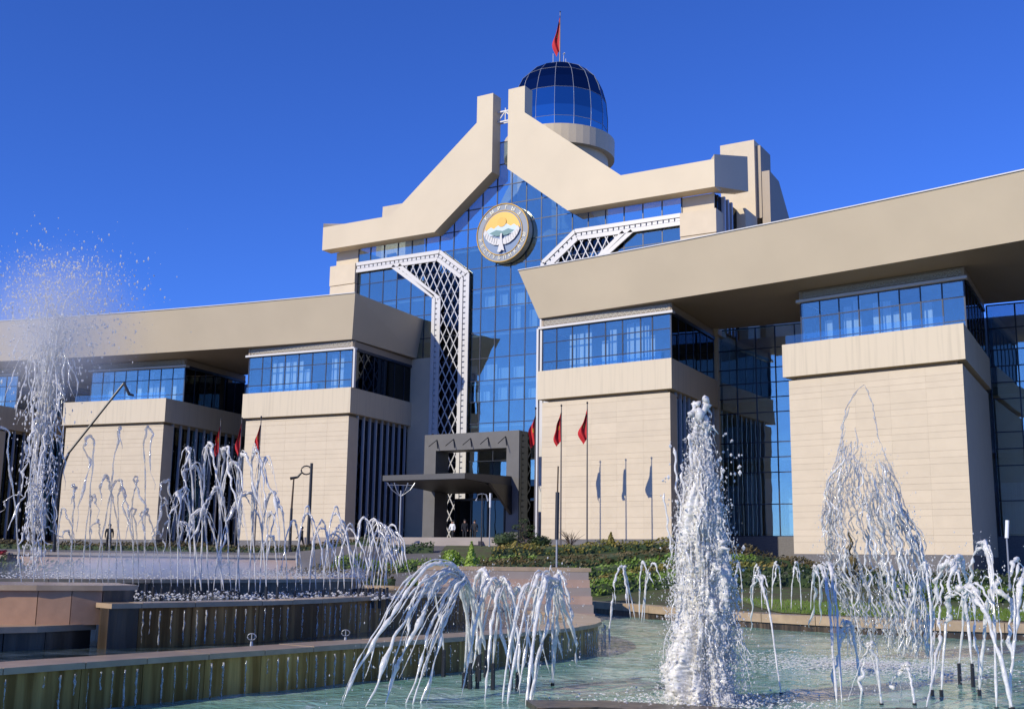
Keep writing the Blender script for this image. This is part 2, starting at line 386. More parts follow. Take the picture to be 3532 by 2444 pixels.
# wing canopies: fascia leaning out over the pavilions
def vfront(u): q = u-8.3; return 10.3+.10*q+.0018*q*q
def canopy(side):
    b = MB(); n = 24; secs = []
    for i in range(n+1):
        s = i/n; ut = 8.2+s*54; ub = 9.4+s*53
        ubk = 9.85+s*52.5; utk = 9.16+s*53
        secs.append([W(side*ut, vfront(ut), 22.84), W(side*ub, vfront(ub)-1.42, SOF), W(side*ubk, -1.47, SOF), W(side*utk, -1.47, 22.84)])
    vs = [q for s_ in secs for q in s_]; fs = []
    for i in range(n):
        for j in range(4):
            fs.append((i*4+j, i*4+(j+1) % 4, (i+1)*4+(j+1) % 4, (i+1)*4+j))
    fs += [(0, 1, 2, 3), (n*4, n*4+1, n*4+2, n*4+3)]
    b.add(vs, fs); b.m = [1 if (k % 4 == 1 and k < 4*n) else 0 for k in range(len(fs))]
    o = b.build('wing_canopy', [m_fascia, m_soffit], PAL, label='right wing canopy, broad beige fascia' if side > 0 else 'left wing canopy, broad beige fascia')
    e = MB()
    for i in range(n):
        a_, b_ = secs[i][0]+Vector((0, 0, .03)), secs[i+1][0]+Vector((0, 0, .03)); e.bar(a_, b_, .14, .07)
    e.build('edge_trim', m_white, o)
    return o
for sd in (-1, 1): canopy(sd)

# glazed back walls of the wings between the pavilions
NR = [2.3, 4.8, 7.3, 8.5, 9.7, 12.1, 13.3, 14.5, 15.7, 17.3, 19.06]
def backwall(side):
    F = lambda t, n, z: W(side*t, -2.0+n, z); T = Vector((side, 0, 0)); N = Vector((0, -1, 0))
    part = MB().ubox(side*9.2, side*62, -9.5, -6, -3, 19).build('wing_back_wall', m_int, PAL)
    MB().ubox(side*9.2, side*62, -2.6, -1.75, -3.2, 2.28).build('plinth', m_plinth, part)
    fl = MB()
    for z in (2.28, 8.5, 13.3): fl.ubox(side*9.2, side*62, -6, -2.2, z-.25, z)
    fl.build('floor_slab', m_slab, part)
    segs = [(20.2, 29.9, 6), (41.0, 62, 11)]
    for a, b_, n in segs:
        mu = MB()
        cols = [a+(b_-a)*i/n for i in range(n+1)]
        if side > 0: panes(part, F, T, N, cols, NR, None, m_glass, .002)
        else: MB().ubox(side*a, side*b_, -2.03, -2.0, 2.3, 19).build('curtain_wall', m_glass, part)
        for c in cols: mu.fbox(F, c-.05, c+.05, -.12, .04, 2.3, 19.06)
        for z in NR: mu.fbox(F, a, b_, -.12, .035, z-.04, z+.04)
        mu.build('mullion_frame', m_mull, part)
    if side > 0:
        rr_ = random.Random(3)
        for a, b_, n in segs:
            w_ = (b_-a)/n
            for i in range(n):
                for z0, z1 in ((8.7, 11.9), (2.5, 7.2)):
                    if rr_.random() < .6: MB().ubox(a+i*w_+.1, a+(i+1)*w_-.15, -3.1, -3.0, z0, z1-rr_.random()*1.4).build('curtain', m_curtain, part)
    MB().ubox(side*29.3, side*29.75, -2.2, -1.5, -1, 19.0).build('wall_pier', m_wall, part)
for sd in (-1, 1): backwall(sd)

# ---- central block
TG = -1.5     # glass plane
tow = MB()
tow.ubox(-20.3, -17.45, -9, -1.75, -3, 30.9); tow.ubox(17.45, 20.3, -9, -1.75, -3, 30.9)
tow.ubox(-20.3, 20.3, -20, -9, -3, 31.2)
tow.ubox(-17.45, 17.45, -9, -1.9, 30.95, 31.3) if False else None
TOW = tow.build('central_block', m_wall, PAL, label='central block with mirror glass front')
inter = MB()
inter.ubox(-17.4, 17.4, -9, -7.2, -2, 31)
inter.prism([(-7.1, 31), (7.1, 31), (.85, 41), (-.85, 41)], lambda a, z: W(a, -7.3, z), lambda a, z: W(a, -8, z))
inter.build('interior_wall', m_int, TOW)
fl = MB()
for z in (3.0, 7.18, 12.46, 16.4, 20.95, 25.13, 29.3): fl.ubox(-17.4, 17.4, -7.2, TG-.2, z-.35, z-.02)
fl.build('floor_slab', m_slab, TOW)
UC = [-17.4, -15.9, -14.2, -12.5, -10.8, -9.15] + [.49+1.6*k for k in range(-5, 6)] + [10.2, 12, 13.8, 15.6, 17.4]
ZR = [1.9, 3.7, 5.4, 7.18, 9.0, 10.7, 12.46, 14.45, 16.4, 18.5, 20.95, 23.25, 25.13, 27.15, 29.3, 31.1, 33.0, 34.9, 37.0, 39.2]
LAT = [(12.3, 28.5), (7.5, 28.5), (4.7, 26.35), (4.65, 1.7), (7.15, 1.7), (7.2, 24.6)]     # lattice field, mirrored
def inpoly(pt, poly):
    x, y = pt; c = False
    for i in range(len(poly)):
        x1, y1 = poly[i]; x2, y2 = poly[i-1]
        if (y1 > y) != (y2 > y) and x < (x2-x1)*(y-y1)/(y2-y1)+x1: c = not c
    return c
def tskip(u, z):
    au = abs(u)
    if z > 31 and au > (41-z)*.75+.2: return True
    if z > 36 and au > .9: return True
    if z < 19 and au > 9.3: return True
    return False
tw_gm = lambda u, z: m_glassd if (inpoly((abs(u), z), LAT) or (z < 6.5 and abs(u) < 9)) else m_glass
FT = lambda t, n, z: W(t, TG+n, z)
panes(TOW, FT, Vector((1, 0, 0)), Vector((0, -1, 0)), UC, ZR, None, tw_gm, .006, tskip)
mu = MB()
for c in UC:
    zt = 31.0 if abs(c) > 7.2 else min(39, 41-abs(c)/.75); zl = 1.8 if abs(c) < 9.5 else 19
    mu.fbox(FT, c-.045, c+.045, -.1, .035, zl, zt)
for z in ZR:
    hw = 17.4 if 19 < z < 31 else (9.3 if z < 19 else max(.85, (41-z)*.75))
    mu.fbox(FT, -hw, hw, -.1, .03, z-.035, z+.035)
mu.build('mullion_frame', m_mull, TOW)
rr_ = random.Random(5)
for i in range(len(UC)-1):
    for j in range(len(ZR)-1):
        u0, u1, z0, z1 = UC[i], UC[i+1], ZR[j], ZR[j+1]
        p_ = .75 if (14 < z0 < 18 and abs(u0) < 6) else .7 if (20.5 < z0 < 24 and -5 < u0 < 3) else .35 if (22 < z0 < 24 and u0 < -9) else 0
        if rr_.random() < p_:
            f = rr_.uniform(.35, .95); MB().ubox(u0+.05, u0+(u1-u0)*f, TG-.75, TG-.7, z0+.05, z1-rr_.choice([.05, .5, .9])).build('curtain', m_curtain, TOW)
# brow: two mitred plates rising to the twin finials
BROW = [(20.954, 33.28), (20.954, 30.875), (7.165, 30.875), (.8424, 35.852), (.8424, 43.645), (2.621, 43.645), (2.621, 41.017), (12.397, 33.28)]
for sd in (-1, 1):
    b = MB(); b.prism([(sd*a, z) for a, z in BROW], lambda a, z: W(a, 0, z), lambda a, z: W(a, -1.42, z))
    b.hexa([W(sd*20.96, -.02, 30.9), W(sd*21.9, -5.75, 32.0), W(sd*20.6, -5.9, 32.0), W(sd*20.0, -1.43, 30.9)], [W(sd*20.96, -.02, 33.7), W(sd*21.9, -5.75, 35.2), W(sd*20.6, -5.9, 35.2), W(sd*20.0, -1.43, 33.7)])
    b.build('brow', m_fascia, TOW, label='right half of the stepped brow' if sd > 0 else 'left half of the stepped brow')
    c = MB(); c.ubox(sd*17.88, sd*21.13, -13.5, -10, 31, 38.34); c.build('roof_pylon', m_wall, TOW)
    c = MB(); c.ubox(sd*21.14, sd*21.55, -13.4, -10.5, 31, 37.9); c.build('pylon_fin', m_soffit, TOW)
    c = MB(); c.prism([(-10.6, 20), (-10.6, 35.4), (-13.4, 35.2), (-19.5, 29.5), (-19.5, 20)], lambda v, z: W(sd*21.56, v, z), lambda v, z: W(sd*22.3, v, z)); c.build('rear_buttress', m_soffit, TOW)
    # corner piers: stacked blocks
    for z0, z1, dv, ex in ((29.42, 30.88, -1.55, 0), (27.3, 29.36, -1.0, .35), (24.2, 27.24, -1.05, .3), (18.6, 24.14, -1.05, .3)):
        MB().ubox(sd*17.42, sd*(20.3+ex), -3, dv, z0, z1).build('pier_block', m_wall, TOW)
    MB().ubox(sd*20.4, sd*21.3, -9.8, -6.6, 19, 30.85).build('flank_pier', m_wall, TOW)
    fb = MB(); fb.ubox(sd*20.35, sd*20.5, -8.5, -1.9, 19, 30.8); fb.build('flank_glass', m_glassd, TOW)
    for i in range(3):
        MB().ubox(sd*20.5, sd*20.8, -3.0-i*.9, -2.75-i*.9, 19, 30.85).build('flank_fin', m_fin, TOW)
    # blank wall between the block and the wing
    MB().ubox(sd*7.95, sd*10.6, -2.2, -1.36, -1, 19.02).build('side_wall', m_wall, TOW)
MB().ubox(9.12, 9.3, 8.6, 8.85, 1.8, 18.3).build('corner_trim', m_white, TOW); MB().ubox(-9.3, -9.12, 8.6, 8.85, 14.8, 18.3).build('corner_trim', m_white, TOW)
# finial truss in the slot between the two halves
tr = MB()
for z in (41.0, 42.0): tr.bar(W(-.84, -.9, z), W(.84, -.9, z), .12, .12); tr.bar(W(-.84, -1.3, z), W(.84, -1.3, z), .1, .1)
tr.bar(W(-.84, -.9, 41), W(.0, -.9, 42), .08, .08); tr.bar(W(.84, -.9, 41), W(0, -.9, 42), .08, .08); tr.bar(W(0, -.9, 41), W(0, -.9, 42.3), .07, .07)
tr.build('slot_truss', m_white, TOW)
# ---- lattice frames on the glass
def seg_clip(poly, p0, d):
    ts = []
    for i in range(len(poly)):
        a = Vector(poly[i]); b = Vector(poly[i-1]); e = b-a; den = d.x*e.y-d.y*e.x
        if abs(den) < 1e-9: continue
        w_ = a-p0; t = (w_.x*e.y-w_.y*e.x)/den; s = (w_.x*d.y-w_.y*d.x)/den
        if 0 <= s < 1: ts.append(t)
    ts.sort(); return [(ts[i], ts[i+1]) for i in range(0, len(ts)-1, 2)]
bead = None
for sd in (-1, 1):
    fr = MB(); v0 = TG+.32
    R = lambda a, z, v=v0: W(sd*a, v, z)
    outer = [(17.4, 29.25), (7.3, 29.25), (4.02, 26.75), (3.95, 1.7)]; inner_o = [(17.4, 28.55), (7.55, 28.55), (4.72, 26.4), (4.66, 1.7)]
    in_a = [(12.9, 28.5), (7.85, 24.85), (7.82, 1.7)]; in_b = [(12.1, 28.5), (7.22, 24.62), (7.17, 1.7)]
    for pth in (outer, inner_o, in_a, in_b):
        for (a, z), (a2, z2) in zip(pth[:-1], pth[1:]):
            fr.bar(R(a, z), R(a2, z2), .13, .36, Vector((0, 1, 0)) if False else (R(a2, z2)-R(a, z)).cross(Vector((0, 1, 0))))
    FR = fr.build('lattice_frame', m_white, PAL, label='white lattice frame right of the emblem' if sd > 0 else 'white lattice frame left of the emblem, full height')
    bk = MB()
    for pa, pb in ((outer, inner_o), (in_a, in_b)):
        for i in range(len(pa)-1):
            P0, P1, Q0, Q1 = pa[i], pa[i+1], pb[i], pb[i+1]
            bk.hexa([R(*P0, TG+.05), R(*P1, TG+.05), R(*Q1, TG+.05), R(*Q0, TG+.05)], [R(*P0, TG+.16), R(*P1, TG+.16), R(*Q1, TG+.16), R(*Q0, TG+.16)])
            L_ = (Vector(P1)-Vector(P0)).length; nb = int(L_/.52); Cn = lambda f: ((P0[0]+Q0[0])/2*(1-f)+(P1[0]+Q1[0])/2*f, (P0[1]+Q0[1])/2*(1-f)+(P1[1]+Q1[1])/2*f)
            dr = R(*P1)-R(*P0); an = math.atan2(dr.z, dr.x)
            for j in range(nb):
                c = Cn((j+.5)/nb); link('bead', boxmesh(.40, .14, .24, m_lattice), FR, R(*c, TG+.24), (0, -an, 0))
    bk.build('frame_back', m_fin, FR)
    poly = LAT
    for sg in (-1, 1):
        d = Vector((1, 1.95*sg)).normalized()
        for i in range(-50, 80):
            p0 = Vector((5.9, 1.7+i*1.6))
            for t0, t1 in seg_clip(poly, p0, d):
                a = p0+d*t0; b_ = p0+d*t1
                if t1-t0 < .25: continue
                A_, B_ = R(a.x, a.y, v0-.02*sg-.06), R(b_.x, b_.y, v0-.02*sg-.06)
                MB().bar(A_, B_, .085, .08, (B_-A_).cross(Vector((0, 1, 0)))).build('lattice_bar', m_lattice, FR)
# ---- emblem
EMC = (0.0, 30.0); ER = 2.83
def disc(r, v0, v1, n=48, c=EMC):
    b = MB(); b.prism([(c[0]+r*math.cos(2*math.pi*i/n), c[1]+r*math.sin(2*math.pi*i/n)) for i in range(n)], lambda a, z: W(a, v0, z), lambda a, z: W(a, v1, z)); return b
EMB = disc(ER, -1.35, -.72).build('emblem', m_silver, PAL, label='round state emblem of sun, mountains and white falcon inside a lettered ring')
def ringmesh(r, w_, v, n=56):
    pts = [W(EMC[0]+r*math.cos(2*math.pi*i/n), v, EMC[1]+r*math.sin(2*math.pi*i/n)) for i in range(n+1)]; return MB().tube(pts, w_, 6, cap=False)
ringmesh(ER-.06, .07, -.7).build('rim', m_gold, EMB, smooth=True); ringmesh(2.12, .06, -.69).build('inner_rim', m_gold, EMB, smooth=True)
disc(2.72, -.72, -.70).build('letter_field', m_emring, EMB); disc(2.08, -.71, -.66).build('picture_field', m_emblue, EMB)
def flat(pts, v0, v1): return MB().prism([(EMC[0]+a, EMC[1]+z) for a, z in pts], lambda a, z: W(a, v0, z), lambda a, z: W(a, v1, z))
arcp = [(1.98*math.cos(t), 1.98*math.sin(t)) for t in [math.radians(8+164*i/20) for i in range(21)]]
flat(arcp, -.66, -.62).build('golden_sky', m_gold, EMB)
disc(.47, -.62, -.55, 24, (EMC[0], EMC[1]+1.0)).build('sun_disc', m_sunny, EMB)
flat([(-1.75, .3), (-1.2, .62), (-.85, .45), (-.35, .75), (.05, .55), (.5, .78), (.95, .5), (1.3, .66), (1.75, .3), (1.5, -.2), (-1.5, -.2)], -.62, -.58).build('snow_mountains', m_emsnow, EMB)
flat([(-1.35, .05), (-.6, .3), (.1, .12), (.7, .3), (1.35, .05), (.6, -.3), (-.6, -.3)], -.58, -.56).build('green_hills', m_emgreen, EMB)
fal = MB()
for s_ in (-1, 1):
    w1 = [(0, -.75), (.35, -.55), (.85, -.45), (1.35, -.1), (1.75, .45), (1.95, .1), (1.75, -.35), (1.35, -.8), (.85, -1.1), (.4, -1.2), (.1, -1.1)]
    fal.prism([(EMC[0]+s_*a, EMC[1]+z) for a, z in w1], lambda a, z: W(a, -.58, z), lambda a, z: W(a, -.50, z))
    for i in range(6):
        a = .45+i*.24; fal.bar(W(EMC[0]+s_*a, -.48, EMC[1]-.55+i*.12), W(EMC[0]+s_*(a+.12), -.48, EMC[1]-1.12+i*.16), .05, .05, Vector((0, 1, 0)))
fal.prism([(EMC[0]+a, EMC[1]+z) for a, z in [(-.14, -1.0), (-.1, -.35), (-.05, -.12), (.12, -.12), (.1, -.4), (.16, -1.0), (.4, -1.85), (.1, -1.7), (-.1, -1.9), (-.38, -1.85)]], lambda a, z: W(a, -.50, z), lambda a, z: W(a, -.42, z))
fal.build('white_falcon', m_white, EMB)
def lettering(txt, r, a_mid, sweep, flip, size, name):
    for i, ch in enumerate(txt):
        if ch == ' ': continue
        cu = bpy.data.curves.new('letter', 'FONT'); cu.body = ch; cu.size = size; cu.extrude = .03; cu.align_x = 'CENTER'; cu.align_y = 'CENTER'
        to = bpy.data.objects.new('letter_tmp', cu); COL.objects.link(to); dg = bpy.context.evaluated_depsgraph_get(); dg.update()
        me = bpy.data.meshes.new_from_object(to.evaluated_get(dg)); bpy.data.objects.remove(to)
        f = (i+.5)/len(txt)-.5; th = a_mid+(f*sweep if flip else -f*sweep)
        rot = th-math.pi/2 if not flip else th+math.pi/2
        base = W(EMC[0]+r*math.cos(th), -.68, EMC[1]+r*math.sin(th))
        # letters stand in the x-z plane facing the square
        Mx = Matrix.Translation(base) @ Matrix.Rotation(-rot, 4, 'Y') @ Matrix.Rotation(math.pi/2, 4, 'X')
        me.transform(Mx); me.materials.clear(); me.materials.append(m_silver); link('letter', me, EMB)
lettering('КЫРГЫЗ', 2.40, math.pi/2, 2.0, False, .50, 'upper_lettering')
lettering('РЕСПУБЛИКАСЫ', 2.40, -math.pi/2, 3.0, True, .48, 'lower_lettering')
# ---- dome on its drum behind the brow
DC = W(0, -11.7, 0)
DOM = MB().lathe(DC, [(5.0, 31), (5.0, 40.5), (5.65, 40.45), (5.68, 42.35), (5.2, 42.4)], 48).build('dome_drum', m_fascia, PAL, label='round beige drum under the dome')
DP = [(4.85, 42.4), (4.95, 43.5), (4.97, 44.7), (4.8, 46.6), (4.42, 48.0), (3.95, 49.0), (3.0, 49.95), (1.9, 50.5), (.8, 50.85)]
NS = 16
rib = MB()
for j in range(NS):
    t0, t1 = 2*math.pi*j/NS, 2*math.pi*(j+1)/NS
    e = lambda r, z, t: DC+Vector((r*math.cos(t), r*math.sin(t), z))
    for i in range(len(DP)-1):
        (r0, z0), (r1, z1) = DP[i], DP[i+1]
        MB().add([e(r0, z0, t0), e(r0, z0, t1), e(r1, z1, t1), e(r1, z1, t0)], [(0, 1, 2, 3)]).build('dome_pane', m_dome if i < 3 else m_domed, DOM, fix=False)
    rib.tube([e(r+.02, z, t0) for r, z in DP], .022, 4)
for i in (1, 3, 5, 7):
    r, z = DP[i]; rib.tube([DC+Vector(((r+.02)*math.cos(2*math.pi*j/NS), (r+.02)*math.sin(2*math.pi*j/NS), z)) for j in range(NS+1)], .018, 4, cap=False)
rib.build('dome_ribs', m_fin, DOM)
MB().lathe(DC, [(.2, 42.4), (4.2, 42.5), (4.2, 46), (3.4, 48.6), (.5, 50)], 16).build('dome_core', m_int, DOM)
MB().lathe(DC, [(.85, 50.7), (.9, 50.95), (.5, 51.1), (.12, 51.2)], 12).build('dome_cap', m_dark, DOM)
tr = MB()
for a, h in ((-.75, 1.5), (-.4, .5), (.5, 1.0), (.75, .6)): tr.tube([DC+Vector((a, -.1, 50.8)), DC+Vector((a, -.1, 50.9+h))], .035, 5)
tr.blob(DC+Vector((.55, -.1, 52.1)), .16)
tr.build('roof_antennas', m_white, DOM)

# ---- entrance portico
m_dkport = mat('dark grey canopy cladding', (.075, .072, .07), .5, var=.1, scale=2)
por = MB()
por.ubox(-4.82, -3.6, 2, 4, -1, 10.93); por.ubox(3.6, 4.82, 2, 4, -1, 10.93); por.ubox(-3.6, 3.6, 2.002, 3.998, 9.5, 10.93)
POR = por.build('entrance_portico', m_portico, PAL, label='grey stone entrance portico with dark projecting canopy')
cb = MB()
cb.hexa([W(-4.0, 11.0, 6.42), W(4.0, 11.0, 6.42), W(4.1, 3.7, 6.2), W(-4.1, 3.7, 6.2)], [W(-4.0, 11.0, 6.86), W(4.0, 11.0, 6.86), W(4.1, 3.7, 7.1), W(-4.1, 3.7, 7.1)])
cb.build('canopy_slab', m_dkport, POR)
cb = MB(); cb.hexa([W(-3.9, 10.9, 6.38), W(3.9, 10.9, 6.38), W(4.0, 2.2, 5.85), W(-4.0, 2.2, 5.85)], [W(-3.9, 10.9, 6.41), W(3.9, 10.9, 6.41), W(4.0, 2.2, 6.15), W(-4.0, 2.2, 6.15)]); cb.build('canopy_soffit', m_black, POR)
for s_ in (1,):
    MB().prism([(4.0, 6.3), (4.0, 3.9), (7.5, 6.3)], lambda v, z: W(s_*4.2, v, z), lambda v, z: W(s_*3.95, v, z)).build('canopy_bracket', m_dark, POR)
for i in range(5):
    u = -3.5+i*1.75; MB().bar(W(u, 4.02, 10.45), W(u, 5.25, 9.75), .05, .05).build('floodlight_arm', m_dark, POR); MB().bar(W(u, 4.04, 10.45), W(u+.12, 4.06, 9.7), .06, .06).build('floodlight_bracket', m_dark, POR)
for s_ in (-1, 1): MB().ubox(s_*4.825, s_*4.86, 2.05, 3.95, -1, 10.85).build('side_glass', m_glassd, POR)
dr = MB()
for u in (-3.4, -1.7, 0, 1.7, 3.4): dr.ubox(u-.06, u+.06, .9, 1.1, 1.75, 5.4)
dr.ubox(-3.4, 3.4, .9, 1.1, 5.3, 5.5); dr.build('door_frame', m_dark, POR)
for i in range(4): MB().ubox(-3.32+i*1.7, -1.78+i*1.7, .98, 1.0, 1.75, 5.3).build('door_pane', m_glassd, POR)

# ------------------------------------------------------------------ ground
def lerp(a, b, t): return a+(b-a)*t
def sstep(a, b, x): t = max(0, min(1, (x-a)/(b-a))); return t*t*(3-2*t)
COPE = [(-16, 58), (-8, 54), (-3, 50), (1, 47.5), (3.44, 44.9), (5.6, 40), (7.86, 35.8), (10.5, 33.2), (13.6, 31.8), (18, 30.6), (24, 30), (34, 30), (50, 31)]
def crom(pts, step):
    P = [Vector((a, b, 0)) for a, b in pts]; out = []
    for i in range(len(P)-1):
        p0, p1, p2, p3 = P[max(i-1, 0)], P[i], P[i+1], P[min(i+2, len(P)-1)]; n = max(1, round((p2-p1).length/step))
        for k in range(n):
            t = k/n; out.append(.5*((2*p1)+(p2-p0)*t+(2*p0-5*p1+4*p2-p3)*t*t+(3*p1-p0-3*p2+p3)*t**3))
    out.append(P[-1]); return [(q.x, q.y) for q in out]
def cope_d(l):
    for (a, b), (c, d) in zip(COPE[:-1], COPE[1:]):
        if a <= l <= c: return lerp(b, d, (l-a)/(c-a))
    return COPE[0][1] if l < COPE[0][0] else COPE[-1][1]
def zbuild(l): return lerp(lerp(2.3, 2.9, sstep(-15, -8, l)), 1.5, sstep(11, 18, l))
def gz(l, d):
    c = cope_d(l)+.9
    return lerp(.42, zbuild(l), sstep(c, max(c+14, 74 if l > -8 else 58), d)*.999)
b = MB(); ls = [-400, -200, -100, -60, -40, -30, -24, -20, -16]+[-14+i*1.5 for i in range(34)]+[40, 50, 70, 100, 200, 400]
ds = [0, .03, .08, .15, .25, .35, .45, .55, .65, .75, .85, 1]
nx = len(ls); ny = 0; vs = []
extra = [90, 120, 180, 300, 700]
for l in ls:
    c0 = cope_d(l)+.35
    for t in ds:
        d = lerp(c0, 80, t); vs.append(G(l, d, gz(l, d)))
    for d in extra: vs.append(G(l, d, zbuild(l)))
ny = len(ds)+len(extra)
b.add(vs, [(i*ny+j, i*ny+j+1, (i+1)*ny+j+1, (i+1)*ny+j) for i in range(nx-1) for j in range(ny-1)])
b.build('ground', m_ground, None, fix=True, kind='structure')
b = MB(); b.add([G(-400, -300, -.55), G(400, -300, -.55), G(400, 60, -.55), G(-400, 60, -.55)], [(0, 1, 2, 3)]); b.build('basin_floor', m_plinth, kind='structure')
b = MB(); b.add([G(-60, -60, .3), G(60, -60, .3), G(60, 4, .3), G(-60, 4, .3)], [(0, 1, 2, 3)]); b.build('square', m_pave, kind='structure')
# planted bank and forecourt
b = MB(); vs = []; lv = [-4+i*1.5 for i in range(26)]; nd = 12
for l in lv:
    for j in range(nd):
        d = lerp(cope_d(l)+.6, 73 if l < 12 else 66, j/(nd-1)); vs.append(G(l, d, gz(l, d)+.03))
b.add(vs, [(i*nd+j, i*nd+j+1, (i+1)*nd+j+1, (i+1)*nd+j) for i in range(len(lv)-1) for j in range(nd-1)]); b.build('planting_bed', m_soil, kind='structure')
b = MB(); b.ubox(-9.4, 9.2, -1.4, 14.5, -3, 1.78); b.ubox(-8, 8, 14.5, 15.2, -3, 1.5); b.ubox(-8, 8, 15.2, 15.9, -3, 1.22); b.build('forecourt', m_pave, kind='structure')

# ------------------------------------------------------------------ pools
def pool_material():
    m = bpy.data.materials.new('teal pool water'); m.use_nodes = True; nt = m.node_tree; n = nt.nodes; L = nt.links; b = n['Principled BSDF']
    b.inputs['Roughness'].default_value = .06; b.inputs['IOR'].default_value = 1.33
    geo = n.new('ShaderNodeNewGeometry'); no = n.new('ShaderNodeTexNoise'); no.inputs['Scale'].default_value = .5; no.inputs['Detail'].default_value = 5; L.new(geo.outputs['Position'], no.inputs['Vector'])
    rp = n.new('ShaderNodeValToRGB'); rp.color_ramp.elements[0].position = .38; rp.color_ramp.elements[1].position = .68; rp.color_ramp.elements[0].color = (.15, .34, .24, 1); rp.color_ramp.elements[1].color = (.36, .58, .45, 1); L.new(no.outputs[0], rp.inputs[0])
    # foam drifting in torn patches
    f1 = n.new('ShaderNodeTexNoise'); f1.inputs['Scale'].default_value = 1.1; f1.inputs['Detail'].default_value = 8; f1.inputs['Roughness'].default_value = .7; f1.inputs['Distortion'].default_value = 1.2; L.new(geo.outputs['Position'], f1.inputs['Vector'])
    fr = n.new('ShaderNodeValToRGB'); fr.color_ramp.elements[0].position = .54; fr.color_ramp.elements[1].position = .70; L.new(f1.outputs[0], fr.inputs[0])
    mx = n.new('ShaderNodeMix'); mx.data_type = 'RGBA'; L.new(fr.outputs[0], mx.inputs[0]); L.new(rp.outputs[0], mx.inputs[6]); mx.inputs[7].default_value = (.62, .72, .70, 1); L.new(mx.outputs[2], b.inputs['Base Color'])
    n1 = n.new('ShaderNodeTexNoise'); n1.inputs['Scale'].default_value = 3.2; n1.inputs['Detail'].default_value = 5; n1.inputs['Distortion'].default_value = .6; L.new(geo.outputs['Position'], n1.inputs['Vector'])
    bp = n.new('ShaderNodeBump'); bp.inputs['Strength'].default_value = .8; bp.inputs['Distance'].default_value = .07; L.new(n1.outputs[0], bp.inputs['Height']); L.new(bp.outputs[0], b.inputs['Normal'])
    return m
m_pool = pool_material()
b = MB(); vs = []; NL, ND = 150, 220
for i in range(NL+1):
    l = lerp(-16, 40, i/NL)
    for j in range(ND+1):
        d = lerp(4, 60, (j/ND)**1.35)
        dj = math.hypot(l-2.74, d-16.2); z = .028*mnoise.noise(Vector((l*.9, d*.9, 0)))+.022*mnoise.noise(Vector((l*2.3, d*2.3, 4)))+.02*math.sin(dj*5)*math.exp(-dj*.25)
        vs.append(G(l, d, z))
b.add(vs, [(i*(ND+1)+j, (i+1)*(ND+1)+j, (i+1)*(ND+1)+j+1, i*(ND+1)+j+1) for i in range(NL) for j in range(ND)])
b.build('pool_water', m_pool, smooth=True, fix=False, kind='structure')

def offset(path, o):
    out = []
    for i, (x, y) in enumerate(path):
        a = path[max(i-1, 0)]; c = path[min(i+1, len(path)-1)]; t = Vector((c[0]-a[0], c[1]-a[1])).normalized(); out.append((x-t.y*o, y+t.x*o))
    return out
def tier(name, path, z0, z1, slab_m, cope_m, label, cat='basin', step=.95, cw=.55, lip=.08, ch=.075, th=.3, base=None):
    """a basin wall: facing slabs with joints, coping stones on top; path runs left to right, inside lies to its left"""
    P = crom(path, step); I = offset(P, th); O = offset(P, -lip); I2 = offset(P, cw)
    mid = P[len(P)//2]; t = thing(name, G(mid[0], mid[1], z0), label, cat)
    core = MB()
    for i in range(len(P)-1):
        a, c, a2, c2 = P[i], P[i+1], I[i], I[i+1]
        g = lambda q, r, f: (lerp(q[0], r[0], f), lerp(q[1], r[1], f)); e = .006
        q = [g(a, c, e), g(a, c, 1-e), g(a2, c2, 1-e), g(a2, c2, e)]
        dz = RNG.uniform(-.004, .004)
        MB().hexa([G(x, y, z0) for x, y in q], [G(x, y, z1-ch) for x, y in q]).build('facing_slab', m_wet2 if i == 0 else slab_m, t)  # first slab coloured dark so its sun-facing end looks shaded
        q = [g(O[i], O[i+1], e), g(O[i], O[i+1], 1-e), g(I2[i], I2[i+1], 1-e), g(I2[i], I2[i+1], e)]
        MB().hexa([G(x, y, z1-ch) for x, y in q], [G(x, y, z1+dz) for x, y in q]).build('coping_stone', cope_m, t)
    return t, P
T1 = [(-10.5, 8.0), (-8.0, 10.9), (-5.97, 13.75), (-4.8, 15.4), (-3.59, 17.0), (-2.4, 18.6), (-.85, 20.6), (.95, 23.4), (1.66, 24.95), (2.06, 26.6), (2.14, 28.0), (2.0, 29.6), (1.55, 31.5), (.6, 33.5), (-1, 35.5), (-4, 37)]
T2 = [(-6.1, 17.7), (-5.75, 18.05), (-5.1, 18.7), (-4.25, 19.75), (-3.46, 21.1), (-2.62, 23.3), (-1.65, 25.8), (-.95, 28.0), (-.9, 29.8), (-1.5, 31.6), (-3, 33.0), (-6, 34)]
T3 = [(-15, 19.5), (-11, 21.5), (-8.2, 23.2), (-6.0, 25.0), (-4.4, 27.4), (-3.7, 29.6), (-4.4, 31.2), (-7, 32)]
tier('lower_fountain_basin', T1, -.5, .60, m_wet, m_copg, 'lowest stepped fountain basin wall curving to a rounded end in the pool', cw=.7)
tier('middle_fountain_basin', T2, .3, 1.20, m_wet3, m_copg, 'middle fountain basin wall, dark wet granite behind the lowest tier', cw=.45)
tier('upper_fountain_basin', T3, 1.0, 1.46, m_wet2, m_copg, 'upper fountain basin wall, low and dark behind the row of jets', cw=.4)
def sheet(name, path, o0, o1, z, m):
    P = crom(path, .7); A_ = offset(P, o0); B_ = offset(P, o1); b = MB(); vs = []
    for (x, y), (x2, y2) in zip(A_, B_):
        for k in range(5): vs.append(G(lerp(x, x2, k/4), lerp(y, y2, k/4), z+RNG.uniform(-.008, .008)))
    b.add(vs, [(i*5+k, i*5+k+1, (i+1)*5+k+1, (i+1)*5+k) for i in range(len(P)-1) for k in range(4)]); return b.build(name, m, fix=False, smooth=True, kind='structure')
